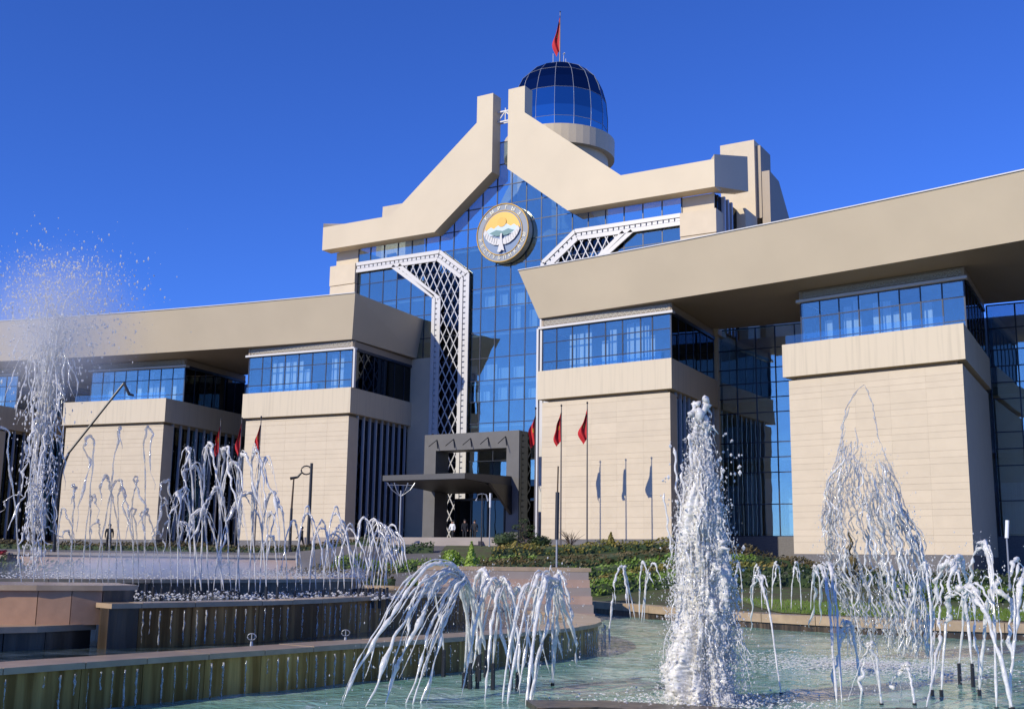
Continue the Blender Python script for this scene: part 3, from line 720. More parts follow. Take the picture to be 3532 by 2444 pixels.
m_dpool = mat('dark basin water', (.02, .035, .034), .07, col2=(.16, .21, .22), scale=1.3, thr=(.45, .75), bump=.5, bscale=4)
sheet('lower_basin_water', T1, .25, 4.2, .52, m_dpool); sheet('middle_basin_water', T2, .25, 4.6, 1.13, m_dpool)
b = MB(); P3 = crom(T3, .7); b.add([G(x, y, 1.40) for x, y in P3]+[G(-18, 40, 1.4), G(-20, 24, 1.4)], [tuple(range(len(P3)+2))]); b.build('upper_basin_water', m_dpool, fix=False, kind='structure')
# the square stone corner block of the upper tier
CB = thing('corner_block', G(-6.9, 18.6, .3), 'brown granite corner block at the left edge, sunlit slabs above a dark step', 'stone block')
pts = [(-11.0, 17.5), (-9.6, 17.3), (-8.4, 17.3), (-7.75, 17.55), (-7.2, 17.7), (-6.75, 17.88), (-6.36, 18.12)]
for (a, c), (e, f) in zip(pts[:-1], pts[1:]):
    k = .012; MB().hexa([G(lerp(a, e, k), lerp(c, f, k), .86), G(lerp(a, e, 1-k), lerp(c, f, 1-k), .86), G(lerp(a, e, 1-k)-.6, lerp(c, f, 1-k)+.9, .86), G(lerp(a, e, k)-.6, lerp(c, f, k)+.9, .86)],
                        [G(lerp(a, e, k), lerp(c, f, k), 1.38), G(lerp(a, e, 1-k), lerp(c, f, 1-k), 1.38), G(lerp(a, e, 1-k)-.6, lerp(c, f, 1-k)+.9, 1.38), G(lerp(a, e, k)-.6, lerp(c, f, k)+.9, 1.38)]).build('facing_slab', m_brown, CB)
MB().hexa([G(-6.36, 18.14, .3), G(-6.0, 18.5, .3), G(-6.8, 19.8, .3), G(-7.0, 19.2, .3)], [G(-6.36, 18.14, 1.38), G(-6.0, 18.5, 1.38), G(-6.8, 19.8, 1.38), G(-7.0, 19.2, 1.38)]).build('end_slab', m_wet2, CB)  # shaded end of the brown block, painted with the black granite
MB().hexa([G(-11.1, 17.42, 1.38), G(-9.6, 17.22, 1.38), G(-8.4, 17.22, 1.38), G(-7.75, 17.47, 1.38), G(-7.2, 17.62, 1.38), G(-6.34, 18.04, 1.38), G(-5.96, 18.58, 1.38), G(-6.8, 20, 1.38), G(-12, 19, 1.38)], [G(-11.1, 17.42, 1.46), G(-9.6, 17.22, 1.46), G(-8.4, 17.22, 1.46), G(-7.75, 17.47, 1.46), G(-7.2, 17.62, 1.46), G(-6.34, 18.04, 1.46), G(-5.96, 18.58, 1.46), G(-6.8, 20, 1.46), G(-12, 19, 1.46)]).build('coping_stone', m_copg, CB)
MB().hexa([G(-11.0, 16.2, .78), G(-8.2, 16.4, .78), G(-7.0, 17.3, .78), G(-6.45, 18.2, .78), G(-7.6, 17.6, .78), G(-11, 17.4, .78)], [G(-11.0, 16.2, .87), G(-8.2, 16.4, .87), G(-7.0, 17.3, .87), G(-6.45, 18.2, .87), G(-7.6, 17.6, .87), G(-11, 17.4, .87)]).build('step_ledge', m_copg, CB)
for i in range(5):
    LP = [(-11, 16.4), (-9.6, 16.45), (-8.25, 16.55), (-7.4, 17.1), (-6.95, 17.5), (-6.5, 18.15)]; a, c = LP[i]; e, f = lerp(a, LP[i+1][0], .985), lerp(c, LP[i+1][1], .985)
    MB().hexa([G(a, c, .2), G(e, f, .2), G(e-.4, f+.5, .2), G(a-.4, c+.5, .2)], [G(a, c, .775), G(e, f, .775), G(e-.4, f+.5, .775), G(a-.4, c+.5, .775)]).build('step_slab', m_wet2, CB)
# far rim of the big pool
tier('pool_rim', [(a, b_) for a, b_ in COPE[2:]], -.4, .46, m_wet2, m_copg, 'far stone rim of the big pool in front of the planting', 'pool rim', step=1.5, cw=.9, ch=.26)
# dark ring of stone just breaking the water in front
ring = crom([(.35, 15.35), (1.2, 15.5), (2.2, 15.2), (3.8, 14.6), (5.2, 15.1), (6.2, 14.9)], .7)
t = thing('sunken_ring', G(1, 15, 0), 'dark wet stone ring just above the water at the bottom of the picture', 'stone ring')
ii = offset(ring, .55); oo = offset(ring, -.25)
for i in range(len(ring)-1):
    q = [oo[i], oo[i+1], ii[i+1], ii[i]]; MB().hexa([G(x, y, -.5) for x, y in q], [G(x, y, .07+RNG.uniform(-.01, .01)) for x, y in q]).build('ring_stone', m_wet2, t)
# stone steps beside the planting
ST = thing('garden_steps', G(.2, 41, .0), 'flight of pinkish stone steps climbing behind the rounded basin end', 'steps')
for i in range(7):
    z = -.3+.27*(i+1)
    MB().hexa([G(-3.2, 37.6+i*.62, -.4), G(2.9, 38.2+i*.62, -.4), G(2.9, 43, -.4), G(-3.2, 43, -.4)], [G(-3.2, 37.6+i*.62, z), G(2.9, 38.2+i*.62, z), G(2.9, 43, z), G(-3.2, 43, z)]).build('step', m_pink if i % 2 else m_pave, ST)
MB().hexa([G(-3.3, 41.5, 1.6), G(3.0, 42.0, 1.6), G(3.0, 44, 1.6), G(-3.3, 44, 1.6)], [G(-3.3, 41.5, 1.74), G(3.0, 42.0, 1.74), G(3.0, 44, 1.74), G(-3.3, 44, 1.74)]).build('landing', m_copg, ST)
# pinkish parapet of the upper terrace on the left
PW = thing('terrace_parapet', G(-20, 52, 1), 'low pinkish stone parapet of the terrace behind the jets', 'parapet')
for i in range(16):
    l0 = -32+i*1.4
    MB().hexa([G(l0, 52, .2), G(l0+1.39, 52, .2), G(l0+1.39, 52.4, .2), G(l0, 52.4, .2)], [G(l0, 52, 1.95), G(l0+1.39, 52, 1.95), G(l0+1.39, 52.4, 1.95), G(l0, 52.4, 1.95)]).build('wall_slab', m_pink, PW)
    MB().hexa([G(l0, 51.9, 1.95), G(l0+1.39, 51.9, 1.95), G(l0+1.39, 52.5, 1.95), G(l0, 52.5, 1.95)], [G(l0, 51.9, 2.08), G(l0+1.39, 51.9, 2.08), G(l0+1.39, 52.5, 2.08), G(l0, 52.5, 2.08)]).build('coping_stone', m_pave, PW)

# ------------------------------------------------------------------ fountain jets
ARCS=[('near',0.036,(-0.33,17.6,0.55),(-1.03,16.6,1.87),(-2.19,15.6,-0.06)),
('near',0.034,(-0.43,17.8,0.47),(-0.94,16.75,1.78),(-1.92,15.7,-0.07)),
('near',0.036,(-0.57,17.9,0.33),(-0.9,16.85,1.69),(-1.63,15.8,-0.08)),
('near',0.03,(-0.64,18,0.25),(-0.76,16.95,1.63),(-1.4,15.9,-0.09)),
('near',0.03,(-0.67,18,0.18),(-0.68,17.0,1.59),(-1.17,16,-0.08)),
('near',0.018,(-1.29,15.8,-0.08),(-0.99,16.3,0.94),(-0.61,16.8,1.74)),
('near',0.034,(-0.57,18.2,0.03),(-0.42,17.7,1.77),(0.06,17.2,0.21)),
('near',0.03,(-0.46,18,0.12),(-0.38,17.7,1.73),(-0.52,17.4,0.34)),
('near',0.026,(0.05,17.8,0.34),(-0.24,17.3,1.67),(-0.65,16.8,0.05)),
('near',0.03,(-0.01,16,-0.08),(0.45,17.0,1.71),(0.87,18,0.47)),
('near',0.042,(0.26,15.9,-0.07),(0.6,16.95,1.69),(1.07,18,0.34)),
('near',0.026,(0.71,18.4,-0.0),(0.76,18.2,1.74),(1.0,18.0,0.87)),
('near',0.026,(-0.07,16.2,-0.05),(0.25,16.85,1.56),(0.61,17.5,0.25)),
('near',0.024,(0.34,17.5,0.37),(0.45,17.0,1.62),(0.14,16.5,0.1)),
('near',0.02,(-0.98,17.9,0.52),(-1.26,17.55,1.66),(-1.56,17.2,0.5)),
('near',0.026,(-0.22,17.8,0.34),(-0.04,17.3,1.6),(0.24,16.8,0.06)),
('near',0.024,(0.15,17.6,0.23),(-0.13,17.0,1.49),(-0.29,16.4,-0.08)),
('near',0.022,(0.05,18,0.19),(0.16,17.5,1.54),(0.37,17,0.17)),
('near',0.022,(-0.47,18.2,0.43),(-0.11,18.1,1.66),(0.15,18,0.53)),
('near',0.036,(0.71,18.4,-0.0),(0.7,17.4,1.68),(0.33,16.4,-0.13)),
('plume',0.022,(-6.07,22.4,1.23),(-6.27,22.0,3.99),(-6.24,21.6,1.85)),
('plume',0.022,(-5.97,22.4,1.23),(-5.88,22.0,4.06),(-5.26,21.6,1.75)),
('plume',0.022,(-5.55,22.4,1.24),(-5.58,22.0,4.02),(-4.87,21.6,1.7)),
('plume',0.022,(-5.21,22.4,1.22),(-5.22,22.0,3.9),(-4.54,21.6,1.93)),
('plume',0.022,(-4.91,22.4,1.22),(-5.0,22.0,3.99),(-4.41,21.6,2.01)),
('plume',0.022,(-5.04,22.4,1.22),(-4.81,22.0,3.82),(-4.22,21.6,1.77)),
('plume',0.022,(-5.81,22.4,1.23),(-6.12,22.0,3.65),(-6.4,21.6,1.94)),
('plume',0.022,(-5.38,22.4,1.24),(-5.66,22.0,3.22),(-5.97,21.6,1.82)),
('plume',0.022,(-5.3,22.4,1.24),(-5.22,22.0,2.97),(-5.38,21.6,1.75)),
('plume',0.022,(-5.73,22.4,1.24),(-5.43,22.0,3.74),(-5.01,21.6,1.8)),
('plume',0.022,(-4.69,22.4,1.22),(-5.05,22.0,3.15),(-5.54,21.6,1.63)),
('plume',0.022,(-4.82,22.4,1.22),(-4.62,22.0,3.15),(-4.05,21.6,1.65)),
('plume',0.022,(-5.94,22.4,1.23),(-6.34,22.0,3.13),(-6.46,21.6,1.69)),
('plume',0.022,(-5.51,22.4,1.24),(-5.93,22.0,2.79),(-6.21,21.6,1.62)),
('left',0.018,(-7.36,21.2,1.36),(-7.26,20.9,4.26),(-6.73,20.6,1.89)),
('left',0.018,(-7.85,21.2,1.36),(-7.78,20.9,4.06),(-7.85,20.6,1.92)),
('left',0.018,(-6.66,21.2,1.37),(-6.75,20.9,4.27),(-6.25,20.6,2.06)),
('left',0.018,(-7.05,21.2,1.37),(-7.43,20.9,3.33),(-7.49,20.6,1.84)),
('left',0.018,(-6.89,21.2,1.37),(-6.9,20.9,3.36),(-6.45,20.6,1.86)),
('left',0.018,(-6.36,21.2,1.3),(-6.65,20.9,2.73),(-6.81,20.6,1.77)),
('left',0.018,(-8.07,21.2,1.35),(-8.01,20.9,3.2),(-7.92,20.6,1.76)),
('left',0.018,(-8.72,21.2,1.35),(-8.96,20.9,3.92),(-8.95,20.6,1.74)),
('left',0.018,(-8.94,21.2,1.34),(-9.41,20.9,4.25),(-9.28,20.6,1.9)),
('left',0.018,(-5.95,21.2,1.3),(-6.32,20.9,3.31),(-6.33,20.6,1.78)),
('left',0.018,(-7.58,21.2,1.36),(-7.22,20.9,3.29),(-6.72,20.6,1.7)),
('left',0.015,(-8.6,21.4,1.29),(-8.76,21.15,3.21),(-8.79,20.9,1.71)),
('left',0.015,(-8.35,21.4,1.3),(-8.3,21.15,2.78),(-7.88,20.9,1.72)),
('left',0.015,(-8.06,21.4,1.3),(-8.15,21.15,2.35),(-8.26,20.9,1.71)),
('left',0.015,(-7.77,21.4,1.31),(-7.74,21.15,2.98),(-7.32,20.9,1.73)),
('left',0.015,(-7.51,21.4,1.31),(-7.62,21.15,2.55),(-7.72,20.9,1.72)),
('left',0.015,(-7.27,21.4,1.31),(-7.24,21.15,3.19),(-6.82,20.9,1.73)),
('left',0.015,(-6.85,21.4,1.32),(-6.98,21.15,2.76),(-7.08,20.9,1.73)),
('left',0.015,(-6.58,21.4,1.32),(-6.5,21.15,2.33),(-6.15,20.9,1.74)),
('left',0.015,(-6.25,21.4,1.33),(-6.39,21.15,2.96),(-6.49,20.9,1.74)),
('plume',0.015,(-6.13,21.4,1.33),(-6.06,21.15,2.53),(-5.71,20.9,1.75)),
('plume',0.015,(-5.89,21.4,1.33),(-6.03,21.15,3.16),(-6.13,20.9,1.74)),
('plume',0.015,(-4.49,21.4,1.35),(-4.43,21.15,2.75),(-4.1,20.9,1.77)),
('plume',0.015,(-4.28,21.4,1.35),(-4.38,21.15,2.32),(-4.56,20.9,1.76)),
('low',0.015,(-4.4,23.0,1.23),(-4.58,22.7,2.93),(-4.71,22.4,1.55)),
('low',0.015,(-4.25,23.0,1.24),(-4.04,22.7,2.8),(-3.55,22.4,1.56)),
('low',0.015,(-4.11,23.0,1.24),(-4.28,22.7,2.66),(-4.44,22.4,1.55)),
('low',0.015,(-3.97,23.0,1.25),(-3.75,22.7,2.52),(-3.28,22.4,1.56)),
('low',0.015,(-3.83,23.0,1.26),(-4.02,22.7,2.94),(-4.16,22.4,1.55)),
('low',0.015,(-3.69,23.0,1.27),(-3.48,22.7,2.81),(-3.0,22.4,1.57)),
('low',0.015,(-3.55,23.0,1.27),(-3.72,22.7,2.66),(-3.89,22.4,1.56)),
('low',0.015,(-3.41,23.0,1.28),(-3.19,22.7,2.53),(-2.72,22.4,1.57)),
('low',0.015,(-3.27,23.0,1.29),(-3.45,22.7,2.95),(-3.61,22.4,1.56)),
('low',0.015,(-3.13,23.0,1.29),(-2.91,22.7,2.74),(-2.45,22.4,1.58)),
('low',0.015,(-2.98,23.0,1.3),(-3.15,22.7,2.6),(-3.33,22.4,1.56)),
('low',0.015,(-2.84,23.0,1.31),(-2.62,22.7,2.47),(-2.17,22.4,1.58)),
('low',0.015,(-2.7,23.0,1.32),(-2.88,22.7,2.74),(-3.06,22.4,1.57)),
('low',0.015,(-2.56,23.0,1.32),(-2.34,22.7,2.61),(-1.9,22.4,1.58)),
('low',0.015,(-2.42,23.0,1.33),(-2.58,22.7,2.47),(-2.78,22.4,1.57)),
('low',0.016,(-3.13,23.6,1.28),(-2.81,23.3,2.73),(-2.47,23.0,1.66)),
('low',0.016,(-3.06,23.6,1.29),(-2.75,23.3,2.7),(-2.42,23.0,1.67)),
('low',0.016,(-2.99,23.6,1.29),(-2.7,23.3,2.66),(-2.37,23.0,1.69)),
('low',0.016,(-2.92,23.6,1.29),(-2.64,23.3,2.63),(-2.33,23.0,1.71)),
('low',0.016,(-2.84,23.6,1.29),(-2.58,23.3,2.59),(-2.28,23.0,1.73)),
('low',0.016,(-2.77,23.6,1.29),(-2.53,23.3,2.56),(-2.24,23.0,1.75)),
('low',0.016,(-2.7,23.6,1.29),(-2.47,23.3,2.52),(-2.19,23.0,1.76)),
('low',0.016,(-2.63,23.6,1.29),(-2.42,23.3,2.49),(-2.15,23.0,1.78)),
('low',0.016,(-2.55,23.6,1.29),(-2.36,23.3,2.45),(-2.1,23.0,1.8)),
('low',0.015,(-3.18,23.6,1.28),(-3.38,23.3,2.69),(-3.51,23.0,1.64)),
('low',0.015,(-3.09,23.6,1.28),(-3.42,23.3,2.62),(-3.58,23.0,1.64)),
('low',0.015,(-3.0,23.6,1.29),(-3.46,23.3,2.54),(-3.65,23.0,1.64)),
('low',0.015,(-2.91,23.6,1.29),(-3.5,23.3,2.47),(-3.72,23.0,1.64)),
('low',0.015,(-2.82,23.6,1.29),(-3.54,23.3,2.4),(-3.79,23.0,1.64)),
('tallright',0.02120876351302968,(7.96,25.2,0.22),(7.75,24.9,5.88),(6.99,24.6,2.7)),
('tallright',0.0198592077864205,(8.08,25.2,0.45),(7.9,24.9,5.85),(7.31,24.6,2.49)),
('tallright',0.027285560843436342,(8.09,25.2,0.34),(7.89,24.9,5.8),(8.15,24.6,0.49)),
('tallright',0.01920022313633412,(8.43,25.2,0.25),(7.85,24.9,5.74),(7.86,24.6,0.94)),
('tallright',0.02125495004879387,(8.56,25.2,0.51),(7.79,24.9,5.67),(6.88,24.6,1.74)),
('tallright',0.02375877431127953,(8.24,25.2,0.2),(7.85,24.9,5.6),(8.2,24.6,1.16)),
('tallright',0.03395449569111912,(8.0,25.2,0.26),(7.7,24.9,5.52),(7.78,24.6,0.5)),
('tallright',0.02343030381533185,(8.67,25.2,0.41),(7.8,24.9,5.44),(8.03,24.6,1.55)),
('tallright',0.02741977934579195,(8.25,25.2,0.2),(7.7,24.9,5.36),(7.94,24.6,1.92)),
('tallright',0.027077777352316548,(8.1,25.2,0.11),(7.69,24.9,5.27),(7.81,24.6,2.2)),
('tallright',0.0174869860867165,(7.96,25.2,0.32),(7.7,24.9,5.18),(8.17,24.6,1.67)),
('tallright',0.03338812162542622,(7.96,25.2,0.35),(7.97,24.9,5.1),(8.28,24.6,0.13)),
('tallright',0.027119133572619213,(8.44,25.2,0.47),(7.9,24.9,5.0),(8.37,24.6,0.34)),
('tallright',0.016169136394112164,(8.64,25.2,0.34),(7.96,24.9,4.91),(8.12,24.6,1.46)),
('tallright',0.019730261054867096,(8.36,25.2,0.28),(7.59,24.9,4.8),(6.84,24.6,1.68)),
('tallright',0.016736062599958038,(8.44,25.2,0.43),(7.98,24.9,4.71),(7.41,24.6,2.62)),
('tallright',0.027729019193186114,(8.14,25.2,-0.01),(7.78,24.9,4.6),(7.05,24.6,1.86)),
('tallright',0.03200740749911267,(8.25,25.2,0.38),(7.63,24.9,4.5),(6.98,24.6,2.76)),
('tallright',0.02990168067936897,(8.12,25.2,0.23),(7.95,24.9,4.4),(8.23,24.6,2.26)),
('tallright',0.03383027284037145,(8.61,25.2,0.22),(7.74,24.9,4.29),(8.0,24.6,2.23)),
('tallright',0.01767235509858978,(8.48,25.2,0.25),(7.72,24.9,4.18),(8.21,24.6,0.52)),
('tallright',0.030391083867941468,(8.18,25.2,0.17),(7.61,24.9,4.07),(8.23,24.6,0.21)),
('tallright',0.03261039932861383,(8.44,25.2,0.37),(7.86,24.9,3.96),(8.3,24.6,0.83)),
('tallright',0.027151824327538834,(8.08,25.2,0.3),(8.05,24.9,3.85),(6.99,24.6,2.09)),
('tallright',0.026245706845069668,(8.06,25.2,0.18),(7.94,24.9,3.73),(8.55,24.6,2.21)),
('tallright',0.031775624518335634,(8.62,25.2,0.5),(7.92,24.9,3.62),(8.3,24.6,2.34)),
('tallright',0.028086672268427933,(8.58,25.2,0.41),(7.51,24.9,3.49),(8.24,24.6,1.07)),
('tallright',0.01661529669551317,(8.33,25.2,0.49),(7.65,24.9,3.38),(8.33,24.6,1.25)),
('tallright',0.01743441852790438,(8.51,25.2,0.49),(7.83,24.9,3.26),(8.41,24.6,1.75)),
('tallright',0.01969634872803818,(8.64,25.2,0.28),(8.03,24.9,3.15),(7.32,24.6,2.72)),
('tallright',0.018060120243456938,(8.65,25.2,0.46),(8.1,24.9,3.03),(8.48,24.6,1.22)),
('tallright',0.017204521680732554,(8.55,25.2,0.11),(7.84,24.9,2.9),(8.42,24.6,1.34)),
('tallright',0.02268885299367583,(8.03,25.2,0.22),(8.04,24.9,2.78),(7.09,24.6,2.26)),
('tallright',0.032273302064000246,(8.19,25.2,0.23),(7.48,24.9,2.65),(7.86,24.6,1.19)),
('right',0.04,(7.56,19,0.34),(7.49,19.5,1.99),(7.21,20,0.69)),
('right',0.034,(6.48,17.5,0.07),(6.98,18.0,2.02),(7.32,18.5,1.07)),
('right',0.03,(6.83,16.4,-0.04),(7.08,17.0,2.2),(6.93,17.6,1.37)),
('right',0.045,(6.89,16,0.01),(6.73,16.75,1.59),(6.56,17.5,0.98)),
('right',0.045,(6.94,16.2,-0.02),(7.39,16.6,1.85),(7.71,17,1.02)),
('right',0.04,(7.25,18,0.03),(7.38,17.5,1.71),(7.42,17,0.51)),
('right',0.03,(7.54,19.5,0.3),(7.6,19.0,1.54),(7.41,18.5,-0.03)),
('right',0.024,(6.38,17.6,0.06),(6.53,18.0,1.96),(6.34,18.4,0.92)),
('right',0.02,(5.77,16.2,-0.03),(6.34,17.1,0.93),(6.76,18,1.76)),
('right',0.022,(4.18,17.9,-0.04),(4.24,19.45,1.71),(4.38,21,0.74)),
('right',0.03,(4.72,16.8,-0.06),(5.14,18.9,1.9),(5.46,21,0.76)),
('right',0.03,(4.84,17,-0.08),(5.31,19.0,1.91),(5.63,21,0.92)),
('right',0.03,(5.44,18,0.0),(5.27,18.0,1.06),(5.03,18,-0.0)),
('right',0.03,(5.26,16.5,-0.02),(5.15,16.55,0.83),(4.98,16.6,-0.03)),
('right',0.03,(5.69,16.4,0.0),(5.7,16.7,0.52),(5.59,17,0.11)),
('far',0.022,(7.48,37.0,0.52),(7.36,36.8,2.0),(7.1,36.6,0.83)),
('far',0.022,(7.71,36.6,0.54),(7.81,36.4,1.92),(7.94,36.2,0.86)),
('far',0.022,(7.93,36.2,0.56),(7.81,36.0,1.84),(7.55,35.8,0.87)),
('far',0.022,(8.14,35.8,0.58),(8.25,35.6,2.01),(8.36,35.4,0.89)),
('far',0.022,(8.35,35.4,0.6),(8.23,35.2,1.93),(7.97,35.0,0.9)),
('far',0.022,(8.55,35.0,0.62),(8.65,34.8,1.86),(8.76,34.6,0.92)),
('far',0.022,(8.75,34.6,0.63),(8.63,34.4,2.02),(8.36,34.2,0.93)),
('far',0.022,(8.93,34.2,0.65),(9.03,34.0,1.94),(9.12,33.8,0.95)),
('far',0.022,(9.11,33.8,0.67),(9.0,33.6,1.87),(8.73,33.4,0.96)),
('far',0.022,(3.16,30,0.52),(2.89,29.7,1.84),(2.65,29.4,0.56)),
('far',0.022,(3.28,30,0.49),(2.97,29.7,1.84),(3.1,29.4,0.62)),
('far',0.022,(3.39,30,0.49),(3.46,29.7,1.96),(3.66,29.4,0.58)),
('far',0.022,(3.45,30,0.43),(3.71,29.7,1.95),(4.0,29.4,0.58)),
('far',0.022,(3.51,30,0.43),(3.62,29.7,1.68),(3.77,29.4,0.58)),
('far',0.022,(2.58,30,-1.19),(2.63,29.7,0.66),(2.71,29.4,1.56)),
('tallleft',0.03,(-10.13,25,1.51),(-10.62,24.8,5.29),(-10.46,24.6,2.85)),
('tallleft',0.03,(-10.32,25,1.51),(-10.39,24.8,5.99),(-9.89,24.6,2.38)),
('tallleft',0.03,(-10.24,25,1.51),(-10.07,24.8,5.79),(-9.45,24.6,2.86)),
('tallleft',0.03,(-10.17,25,1.51),(-10.33,24.8,4.8),(-10.16,24.6,2.19)),
('tallleft',0.03,(-10.19,25,1.51),(-10.64,24.8,4.5),(-10.63,24.6,2.09)),
('tallleft',0.03,(-10.13,25,1.51),(-9.83,24.8,5.3),(-9.21,24.6,3.34)),
('tallleft',0.03,(-10.19,25,1.51),(-10.51,24.8,5.69),(-10.38,24.6,2.56)),
('tallleft',0.03,(-10.3,25,1.51),(-10.09,24.8,4.31),(-9.57,24.6,2.01))]

JL = {'near': ('%s stream from the left in the arching fan nearest the viewer', 'fan of streams in the near pool'),
      'plume': ('%s stream from the left in the tall jet clump of the middle basin', 'jets of the middle basin clump'),
      'left': ('%s thin stream from the left in the row before the far left pavilion', 'jets before the left pavilion'),
      'low': ('%s short stream from the left in the low jets of the middle basin', 'low jets of the middle basin'),
      'right': ('%s thick stream from the left among the jets of the right pool', 'arching streams in the right pool'),
      'far': ('%s small jet from the left along the far side of the pool', 'small jets at the far rim')}
ONES = ['', 'first', 'second', 'third', 'fourth', 'fifth', 'sixth', 'seventh', 'eighth', 'ninth', 'tenth', 'eleventh', 'twelfth', 'thirteenth', 'fourteenth', 'fifteenth', 'sixteenth', 'seventeenth', 'eighteenth', 'nineteenth', 'twentieth']
def ordinal(k): return ONES[k] if k <= 20 else ('twenty-' if k < 30 else 'thirty-')+ONES[k % 10] if k % 10 else 'thirtieth'
RANK = {}
for g in JL:
    for k, a in enumerate(sorted([x for x in ARCS if x[0] == g], key=lambda x: x[3][0]/x[3][1])): RANK[a] = k+1
def bez(S, M_, E, t):
    S, M_, E = Vector(S), Vector(M_), Vector(E); c = 2*M_-.5*(S+E); q = S*(1-t)**2+c*2*t*(1-t)+E*t*t; return G(*q)
def strand(b, S, M_, E, r, seed, n=34, wob=1., t0=0., t1=1., apex=.8, brk=.5):
    pts = []; rad = []
    for i in range(n+1):
        t = lerp(t0, t1, i/n); q = bez(S, M_, E, t); a = (.1+t*1.2)*r*2.0*wob
        q = q+Vector((mnoise.noise(Vector((t*7, seed, 1))), mnoise.noise(Vector((t*7, seed, 9))), mnoise.noise(Vector((t*8, seed, 5)))))*a
        q = q+Vector((mnoise.noise(Vector((t*23, seed, 2))), mnoise.noise(Vector((t*23, seed, 8))), 0))*a*.5
        pts.append(q)
        k = .55+.8*abs(mnoise.noise(Vector((t*15, seed*1.7, 3))))*(.6+t) + .9*mnoise.noise(Vector((t*34, seed, 7)))*(.3+t*.8)
        if t > brk: k += 1.1*(t-brk)*mnoise.noise(Vector((t*26, seed, 17)))
        env = min(1, (i+1)/3)*min(1, (n-i+1)/5)
        rad.append(max(.0025, r*k*env*(1+apex*math.exp(-((t-.5)/.13)**2))))
    b.tube(pts, rad, 6)
def drops(b, S, M_, E, r, n, seed):
    R_ = random.Random(seed)
    for i in range(n):
        t = R_.uniform(.2, 1.05); q = bez(S, M_, E, t); s = r*(1.2+4*t)
        b.blob(q+Vector((R_.gauss(0, s), R_.gauss(0, s), R_.gauss(0, s))), r*R_.choice([.08, .12, .18, .3]), 0, (1, 1, R_.uniform(.8, 2.2)))
for i, arc_ in enumerate(ARCS):
    g, r, S, M_, E = arc_
    if g not in JL: continue
    lab, grp = JL[g]
    t = thing('fountain_jet', G(*S), lab % ordinal(RANK[arc_]), 'water jet', grp)
    b = MB(); wob = {'near': 1.1, 'right': 1.6, 'left': 3.2, 'plume': 2.8, 'low': 1.3, 'far': 1.4}[g]
    nseg = 64 if g in ('near', 'right') else 44
    t1 = 1. if g in ('near', 'right', 'low') else RNG.uniform(.7, 1.0)
    strand(b, S, M_, E, r*(.95 if g in ('near', 'right') else 1.1), i*3.7, nseg, wob, 0, t1, {'near': .45, 'right': .5}.get(g, .7))
    if g in ('near', 'right', 'plume'):
        for k in range(4):
            j = lambda P, s: tuple(x+RNG.gauss(0, s) for x in P)
            t0 = RNG.uniform(.1, .5); strand(b, j(S, .01), j(M_, r*1.6), j(E, r*3.5), r*RNG.uniform(.2, .45), i*3.7+k+1, nseg//2, 2.2, t0, min(1, t0+RNG.uniform(.25, .6)))
    b.build('water_stream', m_clear if g == 'left' else m_jet, t, smooth=True)
    d = MB(); drops(d, S, M_, E, r, 40 if g in ('low', 'far', 'left') else 150, i); d.build('droplets', m_drop, t, fix=False, kind='stuff')
    if g in ('near', 'right', 'low', 'left', 'plume') and S[2] < 2:
        MB().tube([G(S[0], S[1], S[2]-.35), G(S[0], S[1], S[2]+.05)], [.035, .03], 7).build('nozzle', m_dark, t)
# the tall feathery plume on the right
TP = thing('tall_plume', G(7.6, 24.9, 0), 'tall feathery plume of thin water strands in front of the rightmost pavilion', 'water jet')
R_ = random.Random(21); st = MB(); st2 = MB(); dd = MB()
EL = [(7.86, 5.91), (7.62, 5.69), (7.42, 5.32), (7.24, 4.49), (6.95, 3.57), (6.84, 2.82), (6.9, 1.93), (7.18, 1.01), (7.3, 0)]
ER_ = [(7.86, 5.91), (7.94, 5.73), (8.04, 5.44), (8.15, 4.74), (8.35, 4.05), (8.71, 3.14), (8.99, 2.46), (9.09, 1.65), (9.1, .73), (9.04, 0)]
def env(tab, z):
    for (a0, z0), (a1, z1) in zip(tab[:-1], tab[1:]):
        if z1 <= z <= z0: return lerp(a0, a1, (z0-z)/(z0-z1))
    return tab[0][0] if z > tab[0][1] else tab[-1][0]
def curtain_strand(b_, s0, z0, z1, r, seed, amp):
    n_ = max(8, int(abs(z0-z1)*22)); pts = []; rad = []
    for i in range(n_+1):
        z = lerp(z0, z1, i/n_); s_ = s0+amp*(mnoise.noise(Vector((z*1.9, seed, 0)))+.5*mnoise.noise(Vector((z*5, seed, 4)))); s_ = max(-.03, min(1.03, s_))
        dq = .55*math.sin(math.pi*max(0, min(1, s_)))*math.sin(seed*12.9)
        pts.append(G(lerp(env(EL, z), env(ER_, z), s_)+.03*mnoise.noise(Vector((z*9, seed, 8))), 24.9+dq+.05*mnoise.noise(Vector((z*4, seed, 6))), z))
        k = .6+.8*abs(mnoise.noise(Vector((z*6, seed, 11))))+.8*mnoise.noise(Vector((z*14, seed, 3))); rad.append(max(.002, r*k*min(1, (i+1)/3)*min(1, (n_-i+1)/4)))
    b_.tube(pts, rad, 6)
curtain_strand(st, 0., 5.9, 2.7, .020, 1.5, .05); curtain_strand(st, 1., 5.9, 2.2, .018, 2.5, .04); curtain_strand(st, .03, 5.4, 1.4, .014, 3.7, .10)
for i in range(300):
    s0 = R_.random(); zt = lerp(5.0, .6, R_.random()**.8)
    if s0 > .55: zt = min(zt, 4.2)
    ln = R_.uniform(.35, 1.7); white_ = R_.random() < (.2 + .65*s0)*(1 if zt < 3.8 else .3)
    curtain_strand(st2 if white_ else st, s0, zt, max(.02, zt-ln), R_.uniform(.008, .022)*(1.4 if white_ else 1), i*1.37+9, R_.uniform(.04, .16))
